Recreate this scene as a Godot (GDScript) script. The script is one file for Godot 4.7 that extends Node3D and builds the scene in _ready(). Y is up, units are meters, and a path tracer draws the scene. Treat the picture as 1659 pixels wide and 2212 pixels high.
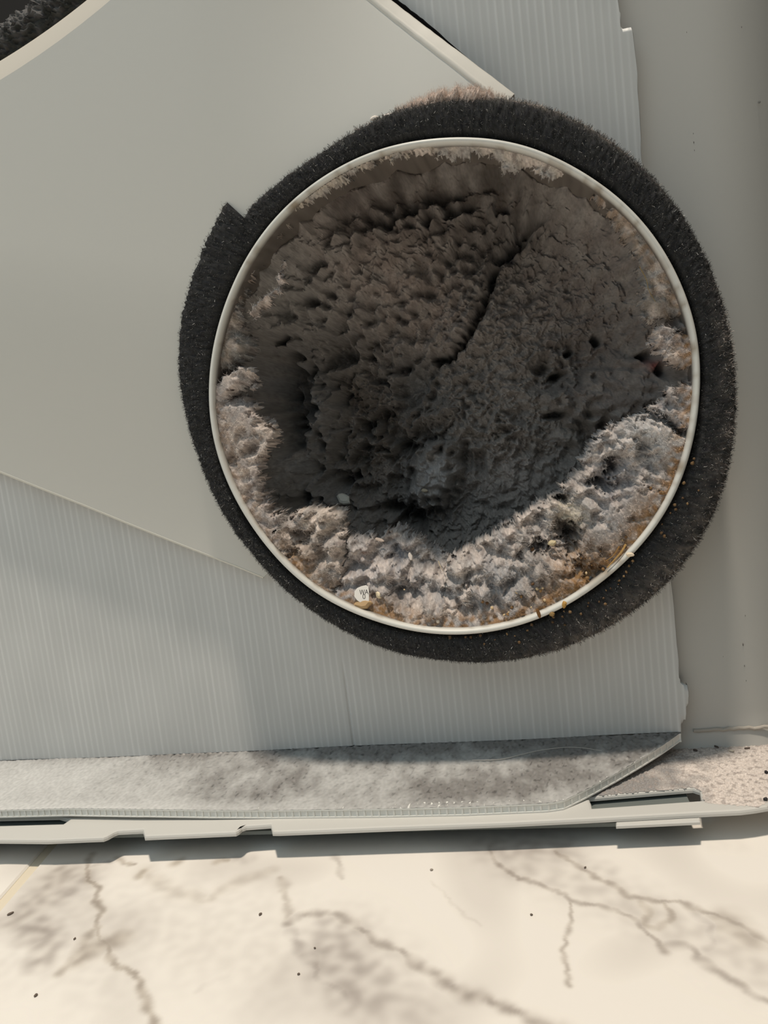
extends Node3D
# A clogged exhaust pipe with a foam gasket on the back of an appliance, above a marble tile floor.
# Units are metres. The floor is y = 0, the back of the appliance is near z = 0, +z comes towards the camera.

const CAM_AT := Vector3(0.0139, 0.0900, 0.174)
const CAM_YAW := 10.13
const CAM_PITCH := -7.08
const CAM_ROLL := -6.75
const CAM_FOV := 67.0
const PIPE_Y := 0.0923          # height of the pipe's axis
const RIM_Z := 0.012            # front of the pipe's rim
const R_OUT := 0.051
const R_IN := 0.0497
const TRAY_Y := 0.0064          # top of the base tray
const SUN_ELEVATION := 82.0
const SUN_TURN := 4.0

var cam_basis: Basis
var focal: float
var rng := RandomNumberGenerator.new()
var n1 := FastNoiseLite.new()
var n2 := FastNoiseLite.new()
var n3 := FastNoiseLite.new()
var n4 := FastNoiseLite.new()
var n5 := FastNoiseLite.new()
var names := {}

# ---------------------------------------------------------------- helpers
func ray(px: float, py: float) -> Vector3:
	return cam_basis * Vector3((px - 829.5) / focal, -(py - 1106.0) / focal, -1.0)

func onz(px: float, py: float, z: float) -> Vector3:      # the point of the plane z that is measured at that spot of the photograph
	var d := ray(px, py)
	return CAM_AT + d * ((z - CAM_AT.z) / d.z)

func ony(px: float, py: float, y: float) -> Vector3:
	var d := ray(px, py)
	return CAM_AT + d * ((y - CAM_AT.y) / d.y)

func called(base: String) -> String:
	if names.has(base):
		names[base] += 1
		return "%s_%03d" % [base, names[base]]
	names[base] = 0
	return base

func thing(base: String, label: String, category: String, at := Vector3.ZERO, group := "") -> Node3D:
	var o := Node3D.new()
	o.name = called(base)
	add_child(o, true)
	o.position = at
	tag(o, label, category, group)
	return o

func tag(o: Node, label: String, category := "", group := "") -> void:
	o.set_meta("label", label)
	if category != "": o.set_meta("category", category)
	if group != "": o.set_meta("group", group)

func part(base: String, mesh: Mesh, m: Material, parent: Node) -> MeshInstance3D:
	var o := MeshInstance3D.new()
	o.mesh = mesh
	o.name = base if parent != self else called(base)
	parent.add_child(o, true)
	if m: o.material_override = m
	o.cast_shadow = GeometryInstance3D.SHADOW_CASTING_SETTING_ON
	return o

func mat(c: Color, rough := 0.6, vc := false, spec := 0.4) -> StandardMaterial3D:
	var m := StandardMaterial3D.new()
	m.albedo_color = c
	m.roughness = rough
	m.metallic_specular = spec
	m.vertex_color_use_as_albedo = vc
	return m

func begin() -> SurfaceTool:
	var st := SurfaceTool.new()
	st.begin(Mesh.PRIMITIVE_TRIANGLES)
	st.set_smooth_group(-1)
	return st

func done(st: SurfaceTool) -> ArrayMesh:
	st.generate_normals()
	return st.commit()

func tri(st: SurfaceTool, a: Vector3, b: Vector3, c: Vector3, n: Vector3) -> void:
	if (c - a).cross(b - a).dot(n) < 0.0:
		var t := b
		b = c
		c = t
	st.add_vertex(a); st.add_vertex(b); st.add_vertex(c)

func quad(st: SurfaceTool, a: Vector3, b: Vector3, c: Vector3, d: Vector3, n: Vector3) -> void:
	tri(st, a, b, c, n)
	tri(st, a, c, d, n)

func box(st: SurfaceTool, o: Vector3, x: Vector3, y: Vector3, z: Vector3) -> void:      # centred on o, half axes x, y, z
	for k in 3:
		var a: Vector3 = [x, y, z][k]
		var b: Vector3 = [y, z, x][k]
		var c: Vector3 = [z, x, y][k]
		for s in [-1.0, 1.0]:
			var q: Vector3 = o + a * s
			quad(st, q - b - c, q + b - c, q + b + c, q - b + c, a * s)

# A plate: a 2D outline in the frame (o; u, v), thick from h0 to h1 along n, with a chamfer on the flagged edges.
func prism(st: SurfaceTool, pts: PackedVector2Array, o: Vector3, u: Vector3, v: Vector3, n: Vector3, h0: float, h1: float, bevel: float, seams := [], with_uv := Rect2()) -> void:
	if Geometry2D.is_polygon_clockwise(pts): pts.reverse()
	var k := pts.size()
	var inner := PackedVector2Array()
	for i in k:
		var a := pts[(i + k - 1) % k]
		var b := pts[i]
		var c := pts[(i + 1) % k]
		var d1 := (b - a).normalized()
		var d2 := (c - b).normalized()
		var m1 := Vector2(-d1.y, d1.x)
		var m2 := Vector2(-d2.y, d2.x)
		var e1 := 0.0 if seam(a, b, seams) else bevel
		var e2 := 0.0 if seam(b, c, seams) else bevel
		var det := m1.x * m2.y - m1.y * m2.x
		var q := b + (m1 * e1 + m2 * e2) * 0.5
		if absf(det) > 0.08:
			q = b + Vector2((e1 * m2.y - e2 * m1.y) / det, (m1.x * e2 - m2.x * e1) / det)
		else:
			q = b + m1 * maxf(e1, e2)
		inner.append(q)
	var P := func(q: Vector2, h: float) -> Vector3: return o + u * q.x + v * q.y + n * h
	var uvs := func(q: Vector2) -> void:
		if with_uv.size.x > 0.0: st.set_uv((q - with_uv.position) / with_uv.size)
	for i in k:
		var j := (i + 1) % k
		var e := pts[j] - pts[i]
		var out: Vector3 = u * e.y - v * e.x
		uvs.call(pts[i])
		quad(st, P.call(pts[i], h0), P.call(pts[j], h0), P.call(pts[j], h1 - bevel), P.call(pts[i], h1 - bevel), out)
		if bevel > 0.0:
			quad(st, P.call(pts[i], h1 - bevel), P.call(pts[j], h1 - bevel), P.call(inner[j], h1), P.call(inner[i], h1), out + n * out.length())
	var f := Geometry2D.triangulate_polygon(inner)
	for t in range(0, f.size(), 3):
		var abc := [inner[f[t]], inner[f[t + 1]], inner[f[t + 2]]]
		var w: Array = []
		for q in abc: w.append(P.call(q, h1))
		if (w[2] - w[0]).cross(w[1] - w[0]).dot(n) < 0.0: abc = [abc[0], abc[2], abc[1]]
		for q in abc:
			uvs.call(q)
			st.add_vertex(P.call(q, h1))
	f = Geometry2D.triangulate_polygon(pts)
	for t in range(0, f.size(), 3):
		tri(st, P.call(pts[f[t]], h0), P.call(pts[f[t + 1]], h0), P.call(pts[f[t + 2]], h0), -n)

func seam(a: Vector2, b: Vector2, seams: Array) -> bool:
	for s in seams:                                         # a seam lies on a line y = s of the outline's frame
		if absf(a.y - s) < 1e-6 and absf(b.y - s) < 1e-6: return true
	return false

# A grid of points as a smooth mesh; keep is empty or one byte per point.
func sheet(P: PackedVector3Array, nx: int, ny: int, face: Vector3, C := PackedColorArray(), keep := PackedByteArray()) -> ArrayMesh:
	var N := PackedVector3Array()
	N.resize(P.size())
	var all := keep.is_empty()
	var flip := 1.0
	var mid := (ny / 2) * nx + nx / 2
	var test := (P[mid + nx] - P[mid]).cross(P[mid + 1] - P[mid])
	if test.dot(face) < 0.0: flip = -1.0
	var used := PackedInt32Array()
	used.resize(P.size())
	used.fill(-1)
	var V := PackedVector3Array()
	var VN := PackedVector3Array()
	var VC := PackedColorArray()
	var I := PackedInt32Array()
	for j in ny:
		var j0 := maxi(j - 1, 0) * nx
		var j1 := mini(j + 1, ny - 1) * nx
		for i in nx:
			var at := j * nx + i
			if not all and keep[at] == 0: continue
			var i0 := maxi(i - 1, 0)
			var i1 := mini(i + 1, nx - 1)
			N[at] = ((P[j1 + i] - P[j0 + i]).cross(P[j * nx + i1] - P[j * nx + i0]) * flip).normalized()
	for j in ny - 1:
		for i in nx - 1:
			var a := j * nx + i
			var b := a + 1
			var c := a + nx
			var d := c + 1
			if not all and (keep[a] == 0 or keep[b] == 0 or keep[c] == 0 or keep[d] == 0): continue
			for q in [a, b, c, d]:
				if used[q] < 0:
					used[q] = V.size()
					V.append(P[q])
					VN.append(N[q])
					if C.size() > 0: VC.append(C[q])
			if flip > 0.0:
				I.append(used[a]); I.append(used[c]); I.append(used[b]); I.append(used[b]); I.append(used[c]); I.append(used[d])
			else:
				I.append(used[a]); I.append(used[b]); I.append(used[c]); I.append(used[b]); I.append(used[d]); I.append(used[c])
	for k in range(0, I.size(), 3):                         # clockwise seen from the front
		var t := I[k + 1]
		I[k + 1] = I[k + 2]
		I[k + 2] = t
	var arr := []
	arr.resize(Mesh.ARRAY_MAX)
	arr[Mesh.ARRAY_VERTEX] = V
	arr[Mesh.ARRAY_NORMAL] = VN
	if C.size() > 0: arr[Mesh.ARRAY_COLOR] = VC
	arr[Mesh.ARRAY_INDEX] = I
	var m := ArrayMesh.new()
	if V.size() > 0: m.add_surface_from_arrays(Mesh.PRIMITIVE_TRIANGLES, arr)
	return m

# A tube swept along points, radius tapering from r0 to r1, with k sides.
func tube(st: SurfaceTool, pts: Array, r0: float, r1: float, k := 5) -> void:
	var rings: Array = []
	for i in pts.size():
		var t: Vector3 = (pts[mini(i + 1, pts.size() - 1)] - pts[maxi(i - 1, 0)]).normalized()
		var s := t.cross(Vector3(0.31, 0.77, 0.55)).normalized()
		var w := t.cross(s)
		var r := lerpf(r0, r1, float(i) / (pts.size() - 1))
		var ring: Array = []
		for j in k: ring.append(pts[i] + (s * cos(TAU * j / k) + w * sin(TAU * j / k)) * r)
		rings.append(ring)
	for i in pts.size() - 1:
		for j in k:
			var m: Vector3 = (rings[i][j] + rings[i][(j + 1) % k]) * 0.5 - pts[i]
			quad(st, rings[i][j], rings[i][(j + 1) % k], rings[i + 1][(j + 1) % k], rings[i + 1][j], m)

func fibre_mesh(seed_: int, curl: float, thick: float) -> ArrayMesh:          # one hair, about a unit long
	var g := RandomNumberGenerator.new()
	g.seed = seed_
	var pts: Array = []
	var p := Vector3.ZERO
	var d := Vector3(0, 1, 0)
	for i in 6:
		pts.append(p)
		p += d * 0.2
		d = (d + Vector3(g.randf_range(-1, 1), g.randf_range(-0.6, 0.4), g.randf_range(-1, 1)) * curl).normalized()
	var st := begin()
	tube(st, pts, thick, thick * 0.6, 3)
	return done(st)

# hairs: arrays of position, direction, length, colour
func hairs(base: String, parent: Node, mesh: Mesh, m: Material, at: PackedVector3Array, dir: PackedVector3Array, len_: PackedFloat32Array, col: PackedColorArray, label := "") -> void:
	var mm := MultiMesh.new()
	mm.transform_format = MultiMesh.TRANSFORM_3D
	mm.use_colors = true
	mm.mesh = mesh
	mm.instance_count = at.size()
	for i in at.size():
		var y := dir[i].normalized()
		var x := y.cross(Vector3(rng.randf_range(-1, 1), rng.randf_range(-1, 1), rng.randf_range(-1, 1))).normalized()
		var z := x.cross(y)
		var l := len_[i]
		mm.set_instance_transform(i, Transform3D(Basis(x * l, y * l, z * l), at[i]))
		mm.set_instance_color(i, col[i])
	var o := MultiMeshInstance3D.new()
	o.multimesh = mm
	o.name = base
	o.material_override = m
	o.set_meta("kind", "stuff")
	if label != "": o.set_meta("label", label)
	parent.add_child(o, true)

func poly_dist(p: Vector2, poly: PackedVector2Array) -> float:
	var best := 1e9
	var k := poly.size()
	for i in k:
		var q := Geometry2D.get_closest_point_to_segment(p, poly[i], poly[(i + 1) % k])
		best = minf(best, p.distance_squared_to(q))
	return sqrt(best)

func table(pairs: Array, x: float) -> float:             # linear interpolation in a list of [x, y]
	if x <= pairs[0][0]: return pairs[0][1]
	for i in pairs.size() - 1:
		if x <= pairs[i + 1][0]:
			return lerpf(pairs[i][1], pairs[i + 1][1], (x - pairs[i][0]) / maxf(pairs[i + 1][0] - pairs[i][0], 1e-9))
	return pairs[-1][1]

# ---------------------------------------------------------------- the scene
func _ready() -> void:
	rng.seed = 7
	cam_basis = Basis(Vector3.UP, deg_to_rad(CAM_YAW)) * Basis(Vector3.RIGHT, deg_to_rad(CAM_PITCH)) * Basis(Vector3.BACK, deg_to_rad(CAM_ROLL))
	focal = 1106.0 / tan(deg_to_rad(CAM_FOV * 0.5))
	var cam := Camera3D.new()
	cam.name = "camera"
	cam.transform = Transform3D(cam_basis, CAM_AT)
	cam.fov = CAM_FOV
	cam.near = 0.005
	cam.far = 20.0
	add_child(cam)
	cam.current = true
	var env := Environment.new()
	env.background_mode = Environment.BG_COLOR
	env.background_color = Color(0.86, 0.955, 1.0)
	env.background_energy_multiplier = 0.20
	env.ambient_light_source = Environment.AMBIENT_SOURCE_BG
	env.tonemap_mode = Environment.TONE_MAPPER_LINEAR
	env.tonemap_exposure = 1.0
	env.sdfgi_enabled = true
	env.ssao_enabled = true
	env.ssil_enabled = true
	var we := WorldEnvironment.new()
	we.name = "environment"
	we.environment = env
	add_child(we)
	var sun := DirectionalLight3D.new()
	sun.name = "sun"
	sun.light_color = Color(1.0, 0.945, 0.875)
	sun.light_energy = 0.84
	sun.light_angular_distance = 5.0
	sun.shadow_enabled = true
	sun.rotation_degrees = Vector3(-SUN_ELEVATION, SUN_TURN, 0)
	add_child(sun)
	var soft_fill := AreaLight3D.new()                        # added soft fill light high up in front, no such source seen
	soft_fill.name = "added_soft_fill"
	soft_fill.area_size = Vector2(1.5, 1.0)
	soft_fill.light_color = Color(0.90, 0.97, 1.0)
	soft_fill.light_energy = 0.38
	soft_fill.area_range = 6.0
	soft_fill.area_attenuation = 2.0
	soft_fill.shadow_enabled = true
	soft_fill.look_at_from_position(Vector3(-0.12, 0.98, 0.78), Vector3(0, 0.08, 0), Vector3.UP)
	add_child(soft_fill)
	for k in 4:
		var n: FastNoiseLite = [n1, n2, n3, n4][k]
		n.noise_type = FastNoiseLite.TYPE_SIMPLEX_SMOOTH
		n.seed = 11 + k * 17
		n.frequency = 1.0
		n.fractal_type = FastNoiseLite.FRACTAL_NONE
	n5.noise_type = FastNoiseLite.TYPE_CELLULAR
	n5.seed = 5
	n5.frequency = 1.0
	n5.fractal_type = FastNoiseLite.FRACTAL_NONE
	n5.cellular_return_type = FastNoiseLite.RETURN_DISTANCE2_SUB
	n5.cellular_distance_function = FastNoiseLite.DISTANCE_EUCLIDEAN
	make_floor()
	make_shade_wall()
	make_cabinet()
	make_corrugated()
	make_housing()
	make_pipe()
	make_gasket()
	make_lint()
	make_bits()

# ---------------------------------------------------------------- floor
func make_floor() -> void:
	var a := ony(104, 1822, 0)
	var b := ony(0, 1941, 0)
	var v := (b - a); v.y = 0; v = v.normalized()           # along the joint, towards the camera
	var u := v.cross(Vector3.DOWN).normalized()
	if u.x < 0: u = -u                                      # across the joint, to the right
	var floor_ := Node3D.new()
	floor_.name = "floor"
	floor_.set_meta("kind", "structure")
	floor_.set_meta("label", "marble-look tile floor below the appliance")
	add_child(floor_, true)
	var joint := 0.0022
	var size_u := 0.30
	var size_v := 0.60
	var o := a - v * 0.20
	var tex_rect := Rect2(0.0, 0.13, 0.26, 0.26)             # of the big tile, the part that is painted in detail
	var tex := marble(o, u, v, tex_rect)
	var m := mat(Color.WHITE, 0.32, false, 0.45)
	m.albedo_texture = tex
	m.texture_repeat = true
	var names_ := 0
	for iu in [0, -1, 1]:
		for iv in [0, 1, -1]:
			var lo := Vector2(iu * size_u + (joint if iu == 0 else 0.0) + (joint if iu > 0 else 0.0), iv * size_v)
			var hi := lo + Vector2(size_u - joint, size_v - joint)
			if iu == -1:
				lo.x = -size_u; hi.x = -0.0002
			var st := begin()
			var shift := Vector2(lo.x + 0.11 * iu, lo.y + 0.07 * iu) if names_ > 0 else Vector2.ZERO
			prism(st, PackedVector2Array([lo, Vector2(hi.x, lo.y), hi, Vector2(lo.x, hi.y)]), o, u, v, Vector3.UP, -0.008, 0.0, 0.0004, [], Rect2(tex_rect.position + shift, tex_rect.size))
			st.generate_normals()
			part("tile", st.commit(), m, floor_)
			names_ += 1
	var st2 := begin()
	box(st2, Vector3(o.x, -0.0055, o.z), u * 0.6, Vector3(0, 0.0050, 0), v * 1.2)
	part("grout", done(st2), mat(Color(0.86, 0.82, 0.74), 0.95), floor_)

func marble(o: Vector3, u: Vector3, v: Vector3, r: Rect2) -> ImageTexture:
	var S := 1400
	var ink := PackedFloat32Array(); ink.resize(S * S)
	var tan_ := PackedFloat32Array(); tan_.resize(S * S)
	var put := func(px: float, py: float) -> Vector2:
		var p := ony(px, py, 0) - o
		return (Vector2(p.dot(u), p.dot(v)) - r.position) / r.size * S
	var mm := S / (r.size.x * 1000.0)
	# veins: points in the photograph, half width in mm, strength, tan share
	var veins := [
		[[1058, 1828, 1075, 1862, 1120, 1897, 1190, 1921, 1222, 1936, 1292, 1957, 1370, 1986, 1405, 2012, 1442, 2052], 0.55, 0.55, 0.2],
		[[1190, 1838, 1240, 1870, 1312, 1910, 1362, 1931, 1412, 1946, 1470, 1956, 1532, 1976, 1602, 2003, 1700, 2050], 0.6, 0.55, 0.3],
		[[1440, 2043, 1490, 2050, 1525, 2078, 1582, 2110, 1720, 2200], 0.75, 0.5, 0.1],
		[[1226, 1937, 1226, 1966, 1216, 2030, 1220, 2072, 1240, 2137], 0.35, 0.42, 0.4],
		[[1385, 1950, 1400, 1975, 1392, 1995, 1420, 2003, 1445, 1985, 1440, 1955], 0.6, 0.5, 0.4],
		[[1500, 1975, 1535, 2000, 1545, 2030, 1520, 2045], 0.8, 0.35, 0.0],
		[[1545, 1985, 1600, 2010, 1650, 2050], 1.6, 0.4, 0.4],
		[[1230, 1850, 1280, 1875, 1320, 1885], 1.6, 0.22, 0.0],
		[[1080, 1850, 1130, 1875, 1180, 1905], 1.6, 0.22, 0.0],
		[[620, 1992, 660, 1980, 715, 1972, 762, 1997, 832, 2040, 902, 2087, 1002, 2142, 1062, 2167, 1240, 2240], 0.8, 0.55, 0.15],
		[[640, 2010, 660, 2060, 700, 2120, 760, 2180], 1.2, 0.45, 0.0],
		[[700, 2000, 760, 2060, 800, 2110, 820, 2160], 4.0, 0.40, 0.0],
		[[690, 2040, 740, 2110, 760, 2170], 2.6, 0.42, 0.0],
		[[820, 2060, 860, 2120, 900, 2200], 3.2, 0.22, 0.0],
		[[600, 1900, 620, 1930, 610, 1965, 625, 1990], 0.7, 0.3, 0.5],
		[[720, 1850, 735, 1880, 740, 1900], 0.5, 0.3, 0.2],
		[[190, 1850, 186, 1875, 202, 1902, 216, 1962, 212, 2005, 236, 2060, 292, 2102, 326, 2166, 330, 2230], 0.55, 0.55, 0.5],
		[[212, 2005, 180, 2045, 140, 2090, 120, 2105], 1.0, 0.45, 0.5],
		[[70, 2000, 110, 2030, 100, 2060, 80, 2080], 2.4, 0.55, 0.1],
		[[130, 1880, 110, 1920, 70, 1960, 40, 1990], 2.8, 0.42, 0.2],
		[[180, 1900, 160, 1930, 110, 1950], 2.4, 0.40, 0.0],
		[[250, 2030, 190, 2050, 150, 2090], 1.6, 0.5, 0.5],
		[[540, 1860, 520, 1850], 1.6, 0.3, 0.0],
		[[1070, 1835, 1180, 1830, 1250, 1825], 3.0, 0.4, 0.1],
		[[255, 1850, 268, 1867, 300, 1868], 0.4, 0.4, 0.7],
		[[302, 1895, 316, 1878], 0.7, 0.4, 0.9],
		[[370, 1868, 395, 1852], 0.7, 0.35, 0.9],
		[[470, 1860, 490, 1858], 0.7, 0.35, 0.9],
		[[316, 1880, 370, 1925, 440, 1945, 500, 1910, 560, 1888, 590, 1880], 1.3, 0.22, 0.6],
		[[190, 1872, 240, 1858], 0.5, 0.3, 0.1],
		[[540, 2040, 500, 2100, 420, 2140], 0.6, 0.14, 0.0],
		[[930, 1900, 980, 1950, 1040, 2000], 0.3, 0.1, 0.3],
		[[1110, 1875, 1250, 1905, 1400, 1975, 1540, 2030, 1700, 2120], 3.6, 0.24, 0.1],
		[[60, 1900, 200, 1960, 330, 2010, 480, 2060, 620, 2090], 6.0, 0.12, 0.15],
		[[380, 1950, 520, 1980, 640, 2060], 7.0, 0.10, 0.1],
		[[20, 2080, 140, 2080, 230, 2130], 4.0, 0.12, 0.1],
		[[1600, 1830, 1500, 1820, 1420, 1815], 1.2, 0.06, 0.2],
	]
	for vein in veins:
		var c: Array = vein[0]
		for k in range(0, c.size() - 2, 2):
			var p: Vector2 = put.call(c[k], c[k + 1])
			var q: Vector2 = put.call(c[k + 2], c[k + 3])
			var steps := int(p.distance_to(q) / maxf(1.5, vein[1] * mm * 0.45)) + 1
			for s in steps:
				var w := p.lerp(q, float(s) / steps)
				w += Vector2(n1.get_noise_2d(w.x * 0.025, w.y * 0.025), n2.get_noise_2d(w.x * 0.025, w.y * 0.025)) * 5.0
				w += Vector2(n3.get_noise_2d(w.x * 0.08, w.y * 0.08), n4.get_noise_2d(w.x * 0.08, w.y * 0.08)) * 1.6
				var rad: float = vein[1] * mm * 1.4  * (1.0 + 0.5 * n2.get_noise_2d(w.x * 0.04 + 50, w.y * 0.04))
				var ext := int(rad * 2.4) + 1
				for dy in range(-ext, ext + 1):
					for dx in range(-ext, ext + 1):
						var x := int(w.x) + dx
						var y := int(w.y) + dy
						if x < 0 or y < 0 or x >= S or y >= S: continue
						var f: float = vein[2] * 0.78 * exp(-(dx * dx + dy * dy) / (rad * rad))
						var at := y * S + x
						if f > ink[at]:
							ink[at] = f
							tan_[at] = maxf(tan_[at], f * vein[3])
	var base := Color(0.945, 0.925, 0.895)
	var grey := Color(0.50, 0.46, 0.44)
	var ochre := Color(0.58, 0.50, 0.37)
	var bytes := PackedByteArray(); bytes.resize(S * S * 3)
	for y in S:
		for x in S:
			var at := y * S + x
			var k := ink[at]
			var cloud := n1.get_noise_2d(x * 0.006, y * 0.006) * 0.5 + 0.5
			var soft := clampf((cloud - 0.55) * 0.5, 0.0, 0.12)
			if k > 0.01:
				k *= clampf(0.85 + 0.55 * n3.get_noise_2d(x * 0.05, y * 0.05), 0.25, 1.3)
			var c := base.lerp(grey, clampf(k + soft, 0.0, 1.0))
			if tan_[at] > 0.01: c = c.lerp(ochre, clampf(tan_[at] * 0.7, 0.0, 0.5))
			bytes[at * 3] = int(c.r * 255.0)
			bytes[at * 3 + 1] = int(c.g * 255.0)
			bytes[at * 3 + 2] = int(c.b * 255.0)
	return ImageTexture.create_from_image(Image.create_from_data(S, S, false, Image.FORMAT_RGB8, bytes))

# ---------------------------------------------------------------- the metal back and the base tray
func make_cabinet() -> void:
	var cab := thing("appliance_body", "white enamelled metal appliance back and base tray behind the plastic sheet", "appliance", Vector3.ZERO)
	var white := mat(Color(0.80, 0.795, 0.775), 0.42, false, 0.5)
	var steel := mat(Color(0.76, 0.755, 0.735), 0.45, false, 0.5)
	# back panel: flat, rounding away on the right
	var oc := opening_centre()
	var nx := 150
	var ny := 70
	var P := PackedVector3Array()
	var keep := PackedByteArray()
	for j in ny:
		var y := TRAY_Y - 0.0006 + 0.30 * pow(float(j) / (ny - 1), 1.0)
		for i in nx:
			var x := -0.26 + 0.345 * float(i) / (nx - 1)
			var z := -0.0040
			var over := maxf(x - 0.0590, 0.0)
			z -= over * over * 26.0
			z += maxf(0.0, 0.0025 - (y - TRAY_Y)) * 0.5
			P.append(Vector3(x, y, z))
			keep.append(0 if Vector2(x, y - PIPE_Y).length() < 0.0512 or Vector2(x - oc.x, y - oc.y).length() < oc.z - 0.003 else 1)
	var back := part("back_panel", sheet(P, nx, ny, Vector3.BACK, PackedColorArray(), keep), steel, cab)
	back.set_meta("label", "grey metal back panel with small pits")
	var st := begin()                                       # a bead where the back meets the tray
	for i in 2:
		pass
	var bead: Array = []
	for i in 24: bead.append(Vector3(0.0478 + 0.025 * i / 23.0, TRAY_Y + 0.0040 + n1.get_noise_1d(i * 0.7) * 0.0003, -0.0038))
	tube(st, bead, 0.0004, 0.0004, 8)
	part("bead", done(st), mat(Color(0.72, 0.69, 0.65), 0.8), cab)
	# pits in the paint, each a shallow dark dimple
	var dark := mat(Color(0.50, 0.49, 0.475), 0.8)
	for q in [[1484, 70, 5], [1489, 137, 6], [1491, 157, 8], [1492, 205, 5], [1493, 224, 6], [1494, 248, 4], [1495, 263, 4], [1496, 289, 6], [1497, 308, 7], [1499, 325, 5], [1649, 210, 7], [1606, 52, 4], [1604, 1392, 9], [1608, 1438, 7], [1612, 1470, 5], [1634, 1580, 4], [1563, 1418, 5], [1470, 1800, 0], [1565, 1350, 4], [1610, 1330, 5]]:
		if q[2] == 0: continue
		var s := SphereMesh.new()
		s.radius = q[2] * 0.000042
		s.height = s.radius * 0.5
		s.radial_segments = 10
		s.rings = 4
		var o := part("pit", s, dark, cab)
		o.position = onz(q[0], q[1], -0.0041)
		if o.position.x > 0.060: o.position.z -= pow(o.position.x - 0.060, 2) * 26.0
		o.rotation_degrees = Vector3(90, 0, q[0] * 7.0)
	# base tray: one plate built as two strips that meet inside the slots
	var y1 := TRAY_Y
	var rows := {}
	var ptf := func(px: float, py: float) -> Vector2:
		var p := ony(px, py, y1 - (0.0006 if py > 1750.0 else 0.0))
		return Vector2(p.x, -p.z)                           # v runs away from the camera
	var cut: float = (ptf.call(1390, 1732) as Vector2).y
	var sl: Array = [ptf.call(-40, 1771), ptf.call(128, 1768), ptf.call(143, 1772), ptf.call(138, 1784), ptf.call(-40, 1789)]
	var sr: Array = [ptf.call(1273, 1722), ptf.call(1496, 1703), ptf.call(1511, 1708), ptf.call(1518, 1728), ptf.call(1279, 1745)]
	var cutl: float = ((sl[1] as Vector2).y + (sl[3] as Vector2).y) * 0.5
	cut = ((sr[0] as Vector2).y + (sr[4] as Vector2).y) * 0.5
	var front: Array = []
	for q in [[-60, 1822], [0, 1819], [105, 1820], [224, 1815], [234, 1811], [248, 1803], [256, 1800], [309, 1797], [313, 1812], [330, 1811], [510, 1803], [517, 1799], [523, 1793], [532, 1790], [585, 1786], [589, 1802], [605, 1802], [830, 1793], [1100, 1783], [1300, 1773], [1500, 1762], [1600, 1757], [1632, 1753], [1659, 1742], [1672, 1730]]:
		front.append(ptf.call(q[0], q[1]))
	# the two slots do not lie on one line, so the tray is cut in two at x = xm
	var xm := -0.02
	var zb := 0.0045
	var left_x: float = minf((sl[0] as Vector2).x, (front[0] as Vector2).x) - 0.02
	var right_x: float = (front[-1] as Vector2).x
	st = begin()
	var fl := PackedVector2Array()
	var fr := PackedVector2Array()
	var ym := 0.0
	for k in front.size():
		var p: Vector2 = front[k]
		if p.x < xm: fl.append(p)
		elif fr.is_empty():
			var q: Vector2 = front[k - 1]
			ym = lerpf(q.y, p.y, (xm - q.x) / (p.x - q.x))
			fl.append(Vector2(xm, ym))
			fr.append(Vector2(xm, ym))
			fr.append(p)
		else: fr.append(p)
	# left half: front strip, then back strip
	var A := PackedVector2Array([Vector2(left_x, fl[0].y)])
	A.append_array(fl)
	A.append_array(PackedVector2Array([Vector2(xm, cutl), Vector2((sl[3] as Vector2).x + 0.0004, cutl), sl[3], Vector2(left_x, (sl[4] as Vector2).y), ]))
	var B := PackedVector2Array([Vector2(left_x, (sl[0] as Vector2).y), sl[1], sl[2], Vector2((sl[3] as Vector2).x + 0.0004, cutl), Vector2(xm, cutl), Vector2(xm, zb), Vector2(left_x, zb)])
	var C := PackedVector2Array()
	C.append_array(fr)
	C.append_array(PackedVector2Array([Vector2(right_x, cut), Vector2((sr[3] as Vector2).x - 0.0003, cut), sr[3], sr[4], Vector2((sr[4] as Vector2).x, cut), Vector2(xm, cut)]))
	var D := PackedVector2Array([Vector2(xm, cut), Vector2((sr[0] as Vector2).x, cut), sr[0], sr[1], sr[2], Vector2((sr[3] as Vector2).x - 0.0003, cut), Vector2(right_x, cut), Vector2(right_x, zb), Vector2(xm, zb)])
	for poly in [A, B, C, D]:
		prism_tray(st, poly, y1, [cut, cutl], xm)
	part("base_tray", done(st), white, cab)
	# the second layer of the tray that shows below its edge on the right
	st = begin()
	var lip := PackedVector2Array([ptf.call(1330, 1778), ptf.call(1512, 1769), ptf.call(1512, 1748), ptf.call(1330, 1752)])
	prism(st, lip, Vector3(0, 0, 0), Vector3.RIGHT, Vector3.FORWARD, Vector3.UP, y1 - 0.0018, y1 - 0.0011, 0.0002)
	part("tray_lip", done(st), white, cab)
	# plate added under the tray: blocks light, its dark colour stands for slot shade
	st = begin()
	box(st, Vector3(-0.056, y1 - 0.0022, 0.0090), Vector3(0.098, 0, 0), Vector3(0, 0.0004, 0), Vector3(0, 0, 0.0158))
	part("slot_shade_plate", done(st), mat(Color(0.42, 0.445, 0.435), 0.7), cab)

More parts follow.
